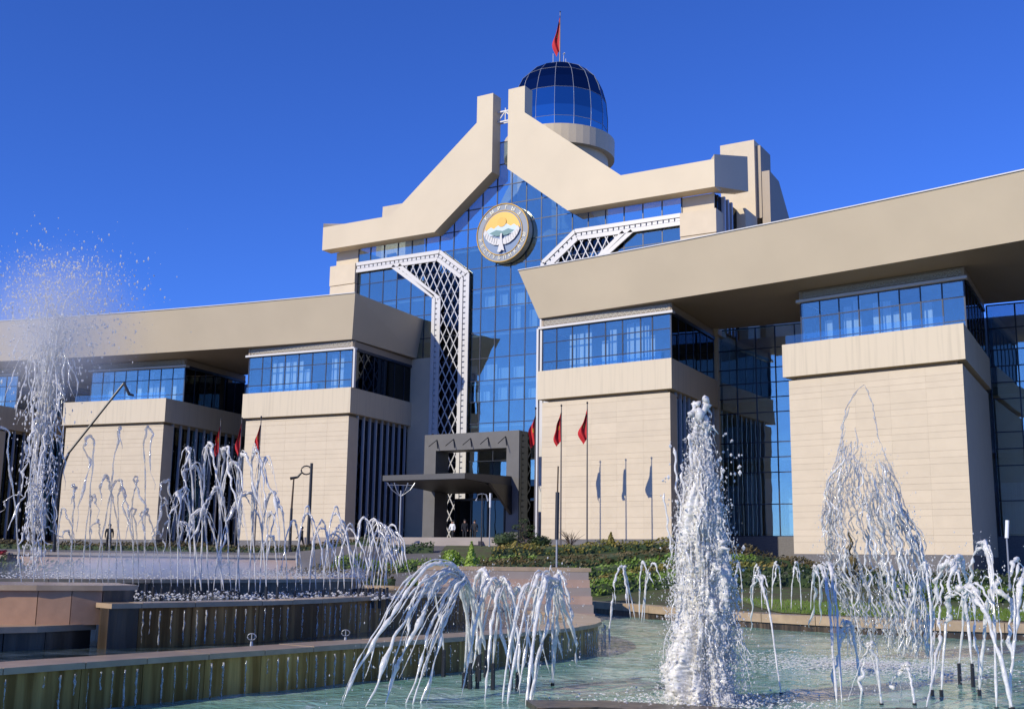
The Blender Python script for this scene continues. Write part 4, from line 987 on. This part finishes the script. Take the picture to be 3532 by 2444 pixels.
for i in range(40):
    s0 = R_.uniform(.5, .98); zt = R_.uniform(.8, 3.4); curtain_strand(st2, s0, zt, max(.02, zt-R_.uniform(.4, 1.4)), R_.uniform(.015, .035), i*2.9+400, .05)
for i in range(2600):
    z = R_.random()**1.2*4.6; s_ = R_.uniform(-.06, 1.06)
    dd.blob(G(lerp(env(EL, z), env(ER_, z), s_)+R_.gauss(0, .04), 24.9+R_.gauss(0, .3), z), R_.choice([.004, .006, .009, .014]), 0, (1, 1, R_.uniform(.8, 2.5)))
st.build('clear_strands', m_clear, TP, smooth=True, kind='stuff'); st2.build('white_strands', m_jet, TP, smooth=True, kind='stuff'); dd.build('droplets', m_drop, TP, fix=False, kind='stuff')

# the big white jet in the pool
BJ = thing('great_jet', G(2.74, 16.2, 0), 'great white foaming jet rising in the pool, tallest in the foreground', 'water jet')
R_ = random.Random(11)
core = MB(); prof = [(0, .42), (.5, .385), (1.2, .335), (1.9, .30), (2.4, .26), (2.8, .22), (3.1, .17), (3.4, .11), (3.7, .06), (4.0, .04), (4.25, .03)]
def prof_r(z):
    for (a, r0), (c, r1) in zip(prof[:-1], prof[1:]):
        if a <= z <= c: return lerp(r0, r1, (z-a)/(c-a))
    return .02
vs = []; nk, nz = 110, 300
for i in range(nz+1):
    z = 3.75*i/nz
    for j in range(nk):
        th = 2*math.pi*j/nk; rr0 = prof_r(z)*1.08
        cx_, sx_ = math.cos(th), math.sin(th)
        k = .95+.45*mnoise.noise(Vector((cx_*1.5, sx_*1.5, z*.9)))+.40*mnoise.noise(Vector((cx_*5, sx_*5, z*1.3)))+.34*mnoise.noise(Vector((cx_*12, sx_*12, z*3.2)))+.22*mnoise.noise(Vector((cx_*24, sx_*24, z*9)))+.14*mnoise.noise(Vector((cx_*30, sx_*30, z*30)))
        rr1 = rr0*max(.15, k)
        vs.append(G(2.72+rr1*cx_+.05*mnoise.noise(Vector((z*1.3, 2, 2))), 16.2+rr1*sx_, z-.1))
core.add(vs, [(i*nk+j, i*nk+(j+1) % nk, (i+1)*nk+(j+1) % nk, (i+1)*nk+j) for i in range(nz) for j in range(nk)]+[tuple(range(nz*nk, nz*nk+nk))])
core.build('foam_core', m_core, BJ, smooth=True)
st = MB()
for i in range(170):
    th = R_.uniform(0, 2*math.pi); zt = R_.uniform(.6, 3.9); sp = R_.uniform(.05, .42)*(1.2-.18*zt)
    ax, ay = math.cos(th), math.sin(th)
    z0 = zt*R_.uniform(.5, .9); r0 = prof_r(z0)*.7; z2 = max(0, zt-R_.uniform(.2, 1.3))
    S = (2.72+ax*r0, 16.2+ay*r0, z0); M_ = (2.72+ax*(prof_r(zt)*.9+sp*.4), 16.2+ay*(prof_r(zt)*.9+sp*.4), zt); E = (2.72+ax*(prof_r(z2)*.8+sp), 16.2+ay*(prof_r(z2)*.8+sp), z2)
    strand(st, S, M_, E, R_.uniform(.004, .014), i*1.3, 22, 3.5, R_.uniform(0, .3), R_.uniform(.6, 1), .3, .3)
for i in range(9):
    th = R_.uniform(0, 6.28); strand(st, (2.72, 16.2, 3.0), (2.72+.07*math.cos(th), 16.2+.1*math.sin(th), 3.7+.06*i), (2.72+.2*math.cos(th), 16.2+.2*math.sin(th), 3.55+.05*i), R_.uniform(.018, .04), i*2.1+50, 24, 1.6)
for i in range(70):
    th = R_.uniform(0, 6.28); z0 = R_.uniform(.2, 3.1); q = prof_r(z0)*1.0; q1 = prof_r(z0+.5)*R_.uniform(1.0, 1.5)
    strand(st, (2.72+q*math.cos(th), 16.2+q*math.sin(th), z0), (2.72+q1*math.cos(th), 16.2+q1*math.sin(th), z0+R_.uniform(.2, .5)), (2.72+q1*1.2*math.cos(th), 16.2+q1*1.2*math.sin(th), z0-.1), R_.uniform(.006, .02), i*3.3+90, 24, 2.4)
for (l_, z0, z1, r_) in ((2.66, 3.3, 4.22, .035), (2.78, 3.2, 4.02, .03), (2.6, 3.0, 3.75, .035), (2.42, 2.5, 3.55, .018), (2.5, 2.4, 3.2, .02), (2.95, 2.6, 3.3, .018), (2.3, 2.0, 2.9, .014)):
    pts = [G(l_+.05*mnoise.noise(Vector((k*.35, l_*9, 1)))+(l_-2.7)*.02*k, 16.15, lerp(z0, z1, k/16)) for k in range(17)]
    st.tube(pts, [r_*(.7+.7*abs(mnoise.noise(Vector((k*.5, l_*5, 2)))))*(1.5 if k == 15 else 1)*min(1, (17-k)/2) for k in range(17)], 7)
st.build('water_strands', m_jet, BJ, smooth=True, kind='stuff')
dd = MB()
for i in range(22000):
    z = R_.random()**1.25*4.0
    th = R_.uniform(0, 6.2832); q = prof_r(min(z, 4.1))*R_.uniform(.7, 1.15)+abs(R_.gauss(0, .11))*(1.5-.25*z)
    dd.blob(G(2.72+q*math.cos(th), 16.2+q*math.sin(th), z), R_.choice([.0025, .003, .004, .005, .007, .010]), 0, (R_.uniform(.7, 1.4), R_.uniform(.7, 1.4), R_.uniform(.8, 2.6)))
for i in range(90):
    dd.blob(G(2.72+R_.choice([-1, 1, 1])*R_.uniform(.25, .6), 16.2+R_.gauss(0, .2), R_.uniform(1.0, 3.8)), R_.uniform(.010, .03), 0, (1, 1, R_.uniform(.8, 1.8)))
dd.build('droplets', m_drop, BJ, fix=False, kind='stuff')

# burst of the tall left jet: droplets blown over the terrace
LJ = thing('bursting_jet', G(-10.4, 25, 1.4), 'tall jet at the left edge bursting into a cloud of droplets against the sky', 'water jet')
dd = MB()
for i in range(3400):
    a = R_.gauss(0, .80); z = 7.75+R_.gauss(0, .55)
    if R_.random() < .35: z = R_.uniform(6.0, 8.6); a = R_.gauss(0, .85)
    dd.blob(G(-10.25+a, 25+R_.gauss(0, .6), z), R_.choice([.005, .006, .008, .010, .012, .018, .026]), 0, (1, 1, R_.uniform(.8, 2)))
for i in range(900):
    z = R_.uniform(1.5, 7.2); w_ = .14+.09*max(0, z-3)
    dd.blob(G(-10.35+R_.gauss(0, w_), 25+R_.gauss(0, w_), z), R_.uniform(.008, .03), 0, (1, 1, R_.uniform(.8, 3)))
dd.build('droplets', m_drop, LJ, fix=False, kind='stuff')
st = MB()
for i in range(80):
    a = R_.gauss(0, .10); zt = R_.uniform(2.6, 7.4); e = R_.gauss(0, .42)
    strand(st, (-10.4+a, 25, R_.uniform(1.3, 3)), (-10.38+a+e*.3, 25+R_.gauss(0, .15), zt), (-10.38+a+e, 25+R_.gauss(0, .3), zt-R_.uniform(.3, 2.0)), R_.uniform(.008, .026), 200+i*1.9, 30, 3.5, R_.uniform(0, .4), 1., .4, .3)
st.build('water_strands', m_jet, LJ, smooth=True, kind='stuff')
def mist(name, lab, c, rad, dens):
    m = bpy.data.materials.new(name+' vapour'); m.use_nodes = True; nt = m.node_tree; n = nt.nodes; L = nt.links
    for x in list(n):
        if x.type != 'OUTPUT_MATERIAL': n.remove(x)
    o = [x for x in n if x.type == 'OUTPUT_MATERIAL'][0]; pv = n.new('ShaderNodeVolumePrincipled'); pv.inputs['Color'].default_value = (.97, .98, 1, 1); pv.inputs['Anisotropy'].default_value = .2
    tc = n.new('ShaderNodeTexCoord'); gr_ = n.new('ShaderNodeTexGradient'); gr_.gradient_type = 'QUADRATIC_SPHERE'; L.new(tc.outputs['Object'], gr_.inputs[0])
    mu_ = n.new('ShaderNodeMath'); mu_.operation = 'MULTIPLY'; mu_.inputs[1].default_value = dens; L.new(gr_.outputs['Fac'], mu_.inputs[0]); L.new(mu_.outputs[0], pv.inputs['Density']); L.new(pv.outputs[0], o.inputs['Volume'])
    b = MB(); b.lathe((0, 0, 0), [(max(.02, math.cos(a)), math.sin(a)) for a in [math.radians(-90+180*k/12) for k in range(13)]], 20)
    ob = b.build(name, m, None, smooth=True, kind='stuff', label=lab, category='mist'); ob.location = G(*c); ob.scale = rad; ob.rotation_euler = (0, 0, math.atan2(SY, CY))
mist('spray_mist', 'pale veil of spray drifting from the bursting jet at the left', (-10.3, 25, 6.9), (2.5, 1.6, 2.3), 1.5)
mist('basin_mist', 'low white mist over the upper basin behind the jet row', (-8.3, 27.5, 1.55), (4.8, 2.2, .6), 2.2)

# churned foam where the jets rise and fall
fo = MB()
for (g, r, S, M_, E) in ARCS:
    if g in ('low', 'plume', 'left'):
        for k in range(34): fo.blob(G(S[0]+R_.gauss(0, .22), S[1]+R_.gauss(0, .25), 1.14+abs(R_.gauss(0, .06))), R_.choice([.008, .012, .018, .03]), 0, (1.3, 1.3, .8))
P3 = crom(T3, .15)
for (x, y) in P3:
    for k in range(26): fo.blob(G(x+R_.gauss(0, .15)-.4, y+abs(R_.gauss(0, 1.2))+.3, 1.42+abs(R_.gauss(0, .09))), R_.choice([.006, .01, .014, .022]), 0, (1.3, 1.3, .9))
for k in range(2200):
    q = abs(R_.gauss(0, .62)); th = R_.uniform(0, 6.28); fo.blob(G(2.72+q*math.cos(th)*1.5, 16.2+q*math.sin(th), abs(R_.gauss(0, .05))), R_.choice([.006, .008, .012, .02]), 0, (1.3, 1.3, .8))
for k in range(6500):
    q = abs(R_.gauss(0, 1.0)); th = R_.uniform(0, 6.28); fo.blob(G(7.0+q*math.cos(th)*1.6, 22.8+q*math.sin(th)*1.6, abs(R_.gauss(0, .03))), R_.choice([.006, .01, .014, .022]), 0, (1.5, 1.5, .5))
fo.build('foam', m_core, None, fix=False, kind='stuff', label='white foam churned up on the basin water', category='foam')

# thin sheets of water running down the basin walls
def runlets(path, z0, z1, n, seed, lab, out=.05):
    P = crom(path, .2); O = offset(P, -out-.1); R2 = random.Random(seed); b = MB()
    for i in range(n):
        k = R2.randrange(len(O)-2); x, y = O[k]; zt = z1-.02; zb_ = z0 if R2.random() < .5 else R2.uniform(z0, z1-.15)
        pts = [G(x+.02*mnoise.noise(Vector((i*1.7, j*.5, 0))), y, lerp(zt, zb_, j/8)) for j in range(9)]
        b.tube(pts, [R2.choice([.003, .004, .006, .009, .014])*(1+.4*mnoise.noise(Vector((i, j*.7, 2)))) for j in range(9)], 5)
    b.build('water_runlets', m_clear, None, smooth=True, kind='stuff', label=lab, category='running water')
runlets(T1[1:12], 0, .5, 230, 1, 'thin runlets of water down the lowest basin wall')
runlets(T2[1:9], .55, 1.1, 150, 2, 'thin runlets of water down the middle basin wall')

# pool lights on the ledge of the lower basin
PL0 = None
for i, (l, d) in enumerate([(-4.05, 18.4), (-2.75, 19.7)]):
    t = thing('basin_light', G(l, d, .5), 'small round lamp on the lower basin ledge, ' + ('left one of two', 'right one of two')[i], 'basin lamp', 'lamps along the lower basin')
    MB().tube([G(l, d, .5), G(l, d, .62)], [.035, .02], 8).build('foot', m_grey, t)
    c = G(l, d, .69); rg = [c+rh*.07*math.cos(a)+zz*.05*math.sin(a) for a in [2*math.pi*k/14 for k in range(15)]]
    MB().tube(rg, .009, 6, cap=False).build('lamp_ring', m_grey, t, smooth=True)
    MB().bar(c-zz*.05, c+zz*.05, .015, .015).build('lamp_bar', m_grey, t)

# ------------------------------------------------------------------ planting
def leaves(b, n, fn, size, R2):
    for i in range(n):
        q = fn(); s = size*R2.uniform(.6, 1.4); d = Vector((R2.gauss(0, 1), R2.gauss(0, 1), R2.gauss(0, 1))).normalized(); e = d.orthogonal().normalized(); f = d.cross(e)
        b.add([q+e*s, q+f*s*.55, q-e*s, q-f*s*.55], [(0, 1, 2, 3)])
HL = [('dark shrubs below the terrace parapet on the left', -34, -12, 50.3, 1.42, 1.8, 0), ('olive shrubs between the terrace parapet and the garden', -12.5, -5, 50, 1.3, 2.2, 4), ('dark clipped hedge along the forecourt steps', -9, -4.5, 68, .55, 1.1, 0), ('clipped green hedge before the entrance forecourt', -9.5, 1.5, 62, .6, 1.5, 1),
      ('ochre autumn hedge below the flagpoles', -1, 9.5, 66, .8, 1.8, 2), ('mottled olive hedge in the middle of the bank', -1.5, 10.5, 60, .75, 1.8, 4),
      ('green hedge halfway down the bank', -5, 12, 56, .7, 1.6, 1), ('ochre low hedge in front of the green one', .8, 12.5, 53, .6, 1.3, 2),
      ('bright green ground planting above the pool rim', 2.2, 9, 49.3, .75, 2.0, 1), ('dark green shrubs right behind the great jet', 8.5, 14, 47.5, .8, 1.6, 0),
      ('olive hedge at the foot of the dark glass wall', 11, 19, 58, .9, 1.6, 4), ('dark hedge below the rightmost pavilion', 17, 27, 55, .9, 1.6, 0),
      ('green shrubs at the lawn edge on the right', 14.5, 22, 44, .7, 1.5, 1), ('bright shrubs by the right edge of the pool', 17.5, 26, 35, .8, 1.6, 1),
      ('dark hedge behind the terrace parapet', -34, -9, 55.5, .6, 1.4, 0), ('dark hedge at the foot of the left pavilions', -34, -8, 76, .6, 1.5, 4)]
LM = [m_l_dark, m_l_green, m_l_ochre, m_l_lime, m_l_olive]
for i, (lab, l0, l1, d, h, w_, mi) in enumerate(HL):
    R2 = random.Random(100+i); zc = lambda l, dd: gz(l, dd)
    t = thing('hedge', G((l0+l1)/2, d, zc((l0+l1)/2, d)), lab, 'hedge')
    n = int((l1-l0)*w_*150)
    def fn():
        l = R2.uniform(l0, l1); q = R2.uniform(-.5, .5); dd = d+q*w_; hh = h*(.8+.35*mnoise.noise(Vector((l*.7, i*3.1, 0)))+.2*mnoise.noise(Vector((l*2.5, dd, 0))))
        return G(l, dd, zc(l, dd)+hh*max(.05, R2.uniform(.2, 1.05))*(1-.8*abs(q)**2.5))
    b = MB(); leaves(b, n, fn, .085, R2); b.build('foliage', LM[mi], t, fix=False)
    c = MB(); ns = 10
    for k in range(ns):
        a, e = lerp(l0, l1, k/ns), lerp(l0, l1, (k+1)/ns); q = [(a, d-w_*.38), (e, d-w_*.38), (e, d+w_*.38), (a, d+w_*.38)]
        c.hexa([G(x, y, zc(x, y)-.2) for x, y in q], [G(x, y, zc(x, y)+h*.55) for x, y in q])
    c.build('branches', m_l_dark, t)
# lawn on the right
b = MB(); vs = []
for i in range(21):
    l = lerp(8.5, 34, i/20)
    for j in range(6):
        d = lerp(cope_d(l)+.9, cope_d(l)+8, j/5); vs.append(G(l, d, gz(l, d)+.06))
b.add(vs, [(i*6+j, i*6+j+1, (i+1)*6+j+1, (i+1)*6+j) for i in range(20) for j in range(5)]); b.build('lawn', m_lawn, kind='structure')
gr = MB(); R2 = random.Random(55)
for i in range(9000):
    l = R2.uniform(8.6, 30); d = cope_d(l)+R2.uniform(.9, 8); q = G(l, d, gz(l, d)+.06); a = Vector((R2.gauss(0, .03), R2.gauss(0, .03), R2.uniform(.05, .12))); gr.add([q, q+rh*.03, q+a], [(0, 1, 2)])
gr.build('grass', m_l_green, None, fix=False, kind='stuff', label='short grass on the lawn right of the great jet', category='grass')
def ball_bush(name, lab, l, d, z, rx, rz, m, n=420, leafs=.06, cat='bush', cone=False):
    R2 = random.Random(int(abs(l*77)+d)); t = thing(name, G(l, d, z), lab, cat)
    def fn():
        v_ = Vector((R2.gauss(0, 1), R2.gauss(0, 1), R2.gauss(0, 1))).normalized()*R2.uniform(.75, 1.03)
        if cone:
            h = R2.random()**1.3; a = R2.uniform(0, 6.28); q = rx*(1-h)*R2.uniform(.8, 1.05); return G(l+q*math.cos(a), d+q*math.sin(a), z+h*rz*2)
        return G(l+v_.x*rx, d+v_.y*rx, z+rz+v_.z*rz)
    b = MB(); leaves(b, n, fn, leafs, R2); b.build('crown', m, t, fix=False)
    c = MB()
    if cone: c.lathe(G(l, d, z), [(rx*.8, .02), (rx*.5, rz*.9), (.02, rz*1.85)], 10)
    else: c.lathe(G(l, d, z), [(rx*.3, .03), (rx*.75, rz*.5), (rx*.82, rz), (rx*.6, rz*1.55), (.03, rz*1.8)], 10)
    c.build('branches', m, t)
    MB().tube([G(l, d, z-.15), G(l, d, z+.15)], .04, 6).build('trunk', m_bark, t)
ball_bush('round_bush', 'round bright green bush before the entrance steps', -2.74, 54, 1.65, .42, .40, m_l_lime)
ball_bush('cone_bush', 'lime green cone shaped bush before the entrance, taller than the round one', -1.78, 54, 1.6, .42, .62, m_l_lime, cone=True)
ball_bush('cone_bush', 'yellowish cone bush under the flag shadows', 6.2, 70, 2.8, .45, .5, m_l_ochre, cone=True)
ball_bush('round_bush', 'dark round bush left of the cloud pine', -.3, 69, 2.85, .8, .42, m_l_dark)
ball_bush('round_bush', 'dark round bush right of the cloud pine', 1.9, 70, 2.85, .7, .35, m_l_dark)
# cloud pruned pine
t = thing('cloud_pine', G(.84, 69.5, 2.85), 'cloud pruned little pine beside the entrance portico', 'tree'); R2 = random.Random(9)
tr = MB(); tr.tube([G(.84, 69.5, 2.8), G(.9, 69.5, 3.2), G(.78, 69.5, 3.7), G(.84, 69.5, 4.3)], [.06, .05, .04, .03], 6); pads = [(.0, 4.4, .26), (-.42, 4.02, .28), (.42, 4.0, .3), (-.6, 3.6, .3), (.15, 3.62, .3), (.68, 3.55, .3), (-.25, 3.25, .25), (.5, 3.2, .25)]
for a, z, r in pads: tr.tube([G(.84, 69.5, z-.3), G(.84+a, 69.5, z-.08)], .025, 5)
tr.build('trunk', m_bark, t); b = MB()
for a, z, r in pads:
    def fn(): v_ = Vector((R2.gauss(0, 1), R2.gauss(0, 1), R2.gauss(0, 1))).normalized(); return G(.84+a+v_.x*r, 69.5+v_.y*r, z+v_.z*r*.5)
    leaves(b, 130, fn, .05, R2)
b.build('crown', m_l_dark, t, fix=False)
# spiral topiary
t = thing('spiral_topiary', G(14.85, 50, 1.2), 'dark spiral clipped topiary before the rightmost pavilion', 'topiary'); b = MB(); zb0, zt0 = 1.35, 3.4
sp = [G(14.85+.20*math.cos(a)*(1.15-f), 50+.20*math.sin(a)*(1.15-f), lerp(zb0, zt0, f)) for f, a in [(k/50, k/50*15.5) for k in range(51)]]
b.tube(sp, [.22*(1.12-k/50) for k in range(51)], 8)
b.build('clipped_spiral', m_l_olive, t, smooth=True)
b = MB()
def fn(): k = R2.randrange(51); v_ = Vector((R2.gauss(0, 1), R2.gauss(0, 1), R2.gauss(0, 1))).normalized(); return sp[k]+v_*.22*(1.12-k/50)
leaves(b, 900, fn, .035, R2); b.build('foliage', m_l_olive, t, fix=False); MB().tube([G(14.85, 50, 1.0), G(14.85, 50, 1.5)], .05, 6).build('trunk', m_bark, t)
# bare shrub
t = thing('bare_shrub', G(3.95, 74, 2.9), 'leafless brown shrub at the foot of the wall below the flags', 'shrub'); b = MB()
for i in range(26):
    a = R2.uniform(0, 6.28); q = R2.uniform(.3, 1.0); z = R2.uniform(.5, 1.1); P0 = G(3.95, 74, 2.95); P1 = G(3.95+q*.4*math.cos(a), 74+q*.4*math.sin(a), 2.95+z*.55); P2 = G(3.95+q*math.cos(a), 74+q*math.sin(a), 2.95+z); b.tube([P0, P1, P2], [.02, .015, .006], 4)
    b.tube([P1, P1+Vector((R2.gauss(0, .2), R2.gauss(0, .2), .35))], [.01, .005], 4)
b.build('twigs', m_bark, t)
# red flowers on the terrace
R2 = random.Random(31); t = thing('flower_strip', G(-24.5, 53.2, 2.0), 'strip of red flowers on the terrace parapet at the left', 'flowers'); b = MB()
def fn(): return G(R2.uniform(-26, -22.6), 51.6+R2.uniform(-.15, .15), 1.95+R2.uniform(0, .16))
leaves(b, 700, fn, .06, R2); b.build('blossoms', m_l_red, t, fix=False); MB().hexa([G(-26.1, 51.4, 1.7), G(-22.5, 51.4, 1.7), G(-22.5, 51.88, 1.7), G(-26.1, 51.88, 1.7)], [G(-26.1, 51.4, 1.92), G(-22.5, 51.4, 1.92), G(-22.5, 51.88, 1.92), G(-26.1, 51.88, 1.92)]).build('planter', m_pink, t)

# ------------------------------------------------------------------ flags
m_pole = mat('dark grey flagpole', (.10, .09, .085), .4)
def flag(lab, base, top, h, seed, grp, sx=1., big=False):
    t = thing('flagpole', base, lab, 'flag', grp); H = (top-base).length
    MB().tube([base, lerp(base, top, .5), top], [.06, .05, .035], 8).build('pole', m_pole, t); MB().lathe(top, [(.02, 0), (.07, .05), (.07, .12), (.01, .18)], 8).build('finial', m_dark, t)
    b = MB(); nx_, nz_ = 9, 14; vs = []
    for i in range(nx_+1):
        for j in range(nz_+1):
            f = i/nx_; g = j/nz_; wd = sx*(.10+.42*math.sin(math.pi*min(1, .08+g*.72))**1.6*(1+.25*math.sin(g*7+seed)))
            x = -f*wd; z = -g*h-f*h*.28*(1-g*.3); y = .16*math.sin(f*9+g*2.5+seed)*f**.5
            vs.append(top+rh*x+fh*y+zz*(z-.25))
    fs = [(i*(nz_+1)+j, (i+1)*(nz_+1)+j, (i+1)*(nz_+1)+j+1, i*(nz_+1)+j+1) for i in range(nx_) for j in range(nz_)]
    b.add(vs, fs); c = b.build('flag_cloth', m_red, t, smooth=True, fix=False)
    s = MB(); q = [vs[i*(nz_+1)+j]-fh*.012-sdir*0+Vector((0, 0, 0)) for i in range(3, 5) for j in range(6, 9)]
    s.add(q, [(i*3+j, (i+1)*3+j, (i+1)*3+j+1, i*3+j+1) for i in range(1) for j in range(2)]); s.build('sun_emblem', m_yellow, c, fix=False)
P1r, T_, N_ = pframe(1, 1); P1l, T2_, N2_ = pframe(-1, 1)
for i, tt in enumerate((2.3, 4.5, 6.65)):
    q = P1r(tt+1.3, 6.2, 0); flag('red flag hanging on a pole before the right pavilion, ' + ('half hidden at its left corner', 'middle of three', 'rightmost of three')[i], Vector((q.x, q.y, 2.9)), Vector((q.x, q.y, 12.75+.05*i)), 2.15, i*1.7, None, 1.05)
for i, (l, d) in enumerate([(-22.95, 89), (-21.2, 88.6), (-19.6, 88.2)]):
    flag('red flag hanging limp on a pole before the left pavilion, ' + ('leftmost of three', 'middle of three', 'rightmost of three')[i], G(l, d, 2.3), G(l, d, 12.6+.08*i), 2.2, i*2.1+1, None, .75)
flag('red flag on the mast on top of the dome', DC+Vector((0, 0, 51.0)), DC+Vector((0, 0, 56.9)), 3.9, 3, None, 1.35, True)

# ------------------------------------------------------------------ lamps
def post(lab, l, d, z0, z1, r, m=m_dark, name='lamp_post'):
    t = thing(name, G(l, d, z0), lab, 'lamp'); MB().tube([G(l, d, z0-.1), G(l, d, z1)], [r, r*.8], 8).build('post', m, t); MB().tube([G(l, d, z0-.1), G(l, d, z0+.25)], [r*2, r*1.6], 8).build('base', m, t); return t
t = post('dark lamp post with a curled arm before the left pavilion', -14.04, 80, 2.4, 8.6, .13)
c = G(-14.4, 80, 8.1); MB().tube([c+rh*.36*math.cos(a)+zz*.3*math.sin(a) for a in [2*math.pi*k/12 for k in range(13)]], .055, 6, cap=False).build('curled_arm', m_dark, t)
MB().tube([G(-14.7, 80, 7.95), G(-15.0, 80, 7.6), G(-15.5, 80, 7.5)], [.07, .09, .12], 6).build('lamp_head', m_dark, t)
t = post('slim light column left of the curled lamp post', -14.35, 75, 2.3, 5.2, .11); MB().tube([G(-14.35, 75, 5.2), G(-14.3, 75, 7.15)], [.07, .05], 8).build('light_tube', m_bark, t)
t = post('tall light column standing before the right pavilion with a dark tube on a thin post', 1.9, 46, .9, 2.85, .045, m_grey); MB().tube([G(1.9, 46, 2.84), G(1.92, 46, 4.72)], .085, 10).build('lamp_tube', m_dark, t); MB().tube([G(1.92, 46, 4.72), G(1.94, 46, 5.77)], .035, 6).build('shadow_rod', m_bark, t)  # thin brown rod on top stands in for a cast shadow
t = post('thin lamp post with a white tube before the entrance', -1.25, 72, 2.7, 5.3, .04, m_grey); MB().tube([G(-1.25, 72, 5.3), G(-1.25, 72, 6.19)], .06, 8).build('lamp_tube', m_lamp, t)
t = post('thin post with two spotlights before the entrance', -1.76, 72, 2.7, 6.2, .045, m_dark)
for s_ in (-1, 1): MB().tube([G(-1.76, 72, 6.15), G(-1.76+s_*.25, 72, 6.1), G(-1.76+s_*.38, 72, 5.7)], [.03, .04, .07], 8).build('spotlight', m_grey, t)
t = post('pale ornamental lamp post left of the portico', -7.1, 74, 2.4, 6.4, .06, m_grey)
for s_ in (-1, -.5, .5, 1): MB().tube([G(-7.1, 74, 6.0), G(-7.1+s_*.6, 74, 6.45), G(-7.1+s_*.9, 74, 6.9)], [.025, .025, .04], 6).build('lamp_arm', m_grey, t)
MB().tube([G(-8.0, 74, 6.75), G(-6.2, 74, 6.75)], .025, 6).build('cross_arm', m_grey, t);
t = post('white tube lamp post at the right edge', 22.6, 52, 1.0, 3.3, .05, m_grey); MB().tube([G(22.6, 52, 3.3), G(22.68, 52, 4.1)], .085, 8).build('lamp_tube', m_lamp, t)
t = thing('bent_street_lamp', G(-24.56, 62, 2.1), 'tall dark street lamp with a long slanting arm at the left', 'lamp')
MB().tube([G(-24.56, 62, 2.0), G(-24.64, 62, 4.79), G(-24.5, 62, 6.6), G(-24.2, 62, 7.5)], [.10, .085, .07, .065], 8).build('post', m_dark, t)
MB().tube([G(-24.2, 62, 7.5), G(-21.5, 62, 11.35)], [.065, .065], 8).build('arm', m_dark, t); MB().tube([G(-21.5, 62, 11.4), G(-21.15, 62, 10.75), G(-20.9, 62, 10.7)], [.07, .09, .06], 8).build('lamp_head', m_dark, t)

# ------------------------------------------------------------------ people
def person(lab, l, d, z, h, face, suit, stride=.2, arms=.1, top=None, hold=0):
    """one skinned body; face = heading in the square frame"""
    t = thing('person', G(l, d, z), lab, 'person'); k = h/1.75
    V = [(0, 0, .93), (0, 0, 1.12), (0, 0, 1.34), (0, 0, 1.47), (0, .01, 1.56), (0, .02, 1.68),
         (-.10, 0, .90), (-.10, stride*.55, .50), (-.10, stride*.3, .07), (-.10, stride*.3+.14, .03),
         (.10, 0, .90), (.10, -stride*.3, .50), (.10, -stride*1.0, .09), (.10, -stride*1.0+.13, .04),
         (-.19, 0, 1.40), (-.24, -arms*.6, 1.14), (-.24, arms*.3, .90), (-.235, arms*.6, .82),
         (.19, 0, 1.40), (.24, arms*.8, 1.14), (.24, arms*1.6, .92), (.235, arms*1.9, .85)]
    E_ = [(0, 1), (1, 2), (2, 3), (3, 4), (4, 5), (0, 6), (6, 7), (7, 8), (8, 9), (0, 10), (10, 11), (11, 12), (12, 13), (2, 14), (14, 15), (15, 16), (16, 17), (2, 18), (18, 19), (19, 20), (20, 21)]
    Rd = [.155, .14, .165, .065, .085, .085, .095, .068, .045, .04, .095, .068, .045, .04, .075, .052, .038, .035, .075, .052, .038, .035]
    me = bpy.data.meshes.new('body'); me.from_pydata([(x*k, y*k, zq*k) for x, y, zq in V], E_, []); o = bpy.data.objects.new('body', me); COL.objects.link(o)
    md = o.modifiers.new('skin', 'SKIN'); sv = me.skin_vertices[0].data
    for i, r in enumerate(Rd): sv[i].radius = (r*k, r*k*(.7 if i in (0, 1, 2) else 1)); sv[i].use_root = i == 0
    o.modifiers.new('sub', 'SUBSURF').levels = 2
    dg = bpy.context.evaluated_depsgraph_get(); dg.update(); m2 = bpy.data.meshes.new_from_object(o.evaluated_get(dg)); bpy.data.objects.remove(o)
    m2.materials.clear()
    for m in (suit, m_skin, top or suit): m2.materials.append(m)
    for p_ in m2.polygons:
        c = p_.center/k; p_.material_index = 1 if (c.z > 1.47 or (abs(c.x) > .2 and c.z < .9)) else (2 if c.z > .95 else 0); p_.use_smooth = True
    ob = bpy.data.objects.new('body', m2); COL.objects.link(ob)
    R3 = Matrix.Rotation(math.atan2(CY and SY, CY)+face, 4, 'Z'); ob.matrix_basis = Matrix.Translation(G(l, d, z)) @ R3; setp(ob, t)
    hr = MB(); hr.lathe((0, -.01*k, 1.60*k), [(.085*k, .0), (.105*k, .07*k), (.09*k, .15*k), (.02*k, .19*k)], 10); q = hr.build('hair', m_hair, None, smooth=True); q.matrix_basis = ob.matrix_basis.copy(); setp(q, t)
person('person in a dark suit walking on the terrace before the left pavilion', -24.45, 70, 2.25, 1.62, .3, m_suit)
person('person in dark clothes stepping along near the curled lamp post', -14.5, 80, 2.55, 1.6, 1.4, m_suit, .35, .3)
person('person in dark clothes and white shirt at the entrance steps, left of the group', -4.4, 88, 2.97+.45, 1.6, 2.6, m_suit, .15, .1, m_white_cloth)
person('person in a dark suit in the middle of the group at the entrance', -3.45, 88, 2.99+.45, 1.65, 3.3, m_suit, .1)
person('person in a dark suit right of the group at the entrance', -2.7, 88.3, 3.0+.45, 1.62, 2.9, m_suit, .25, .2)
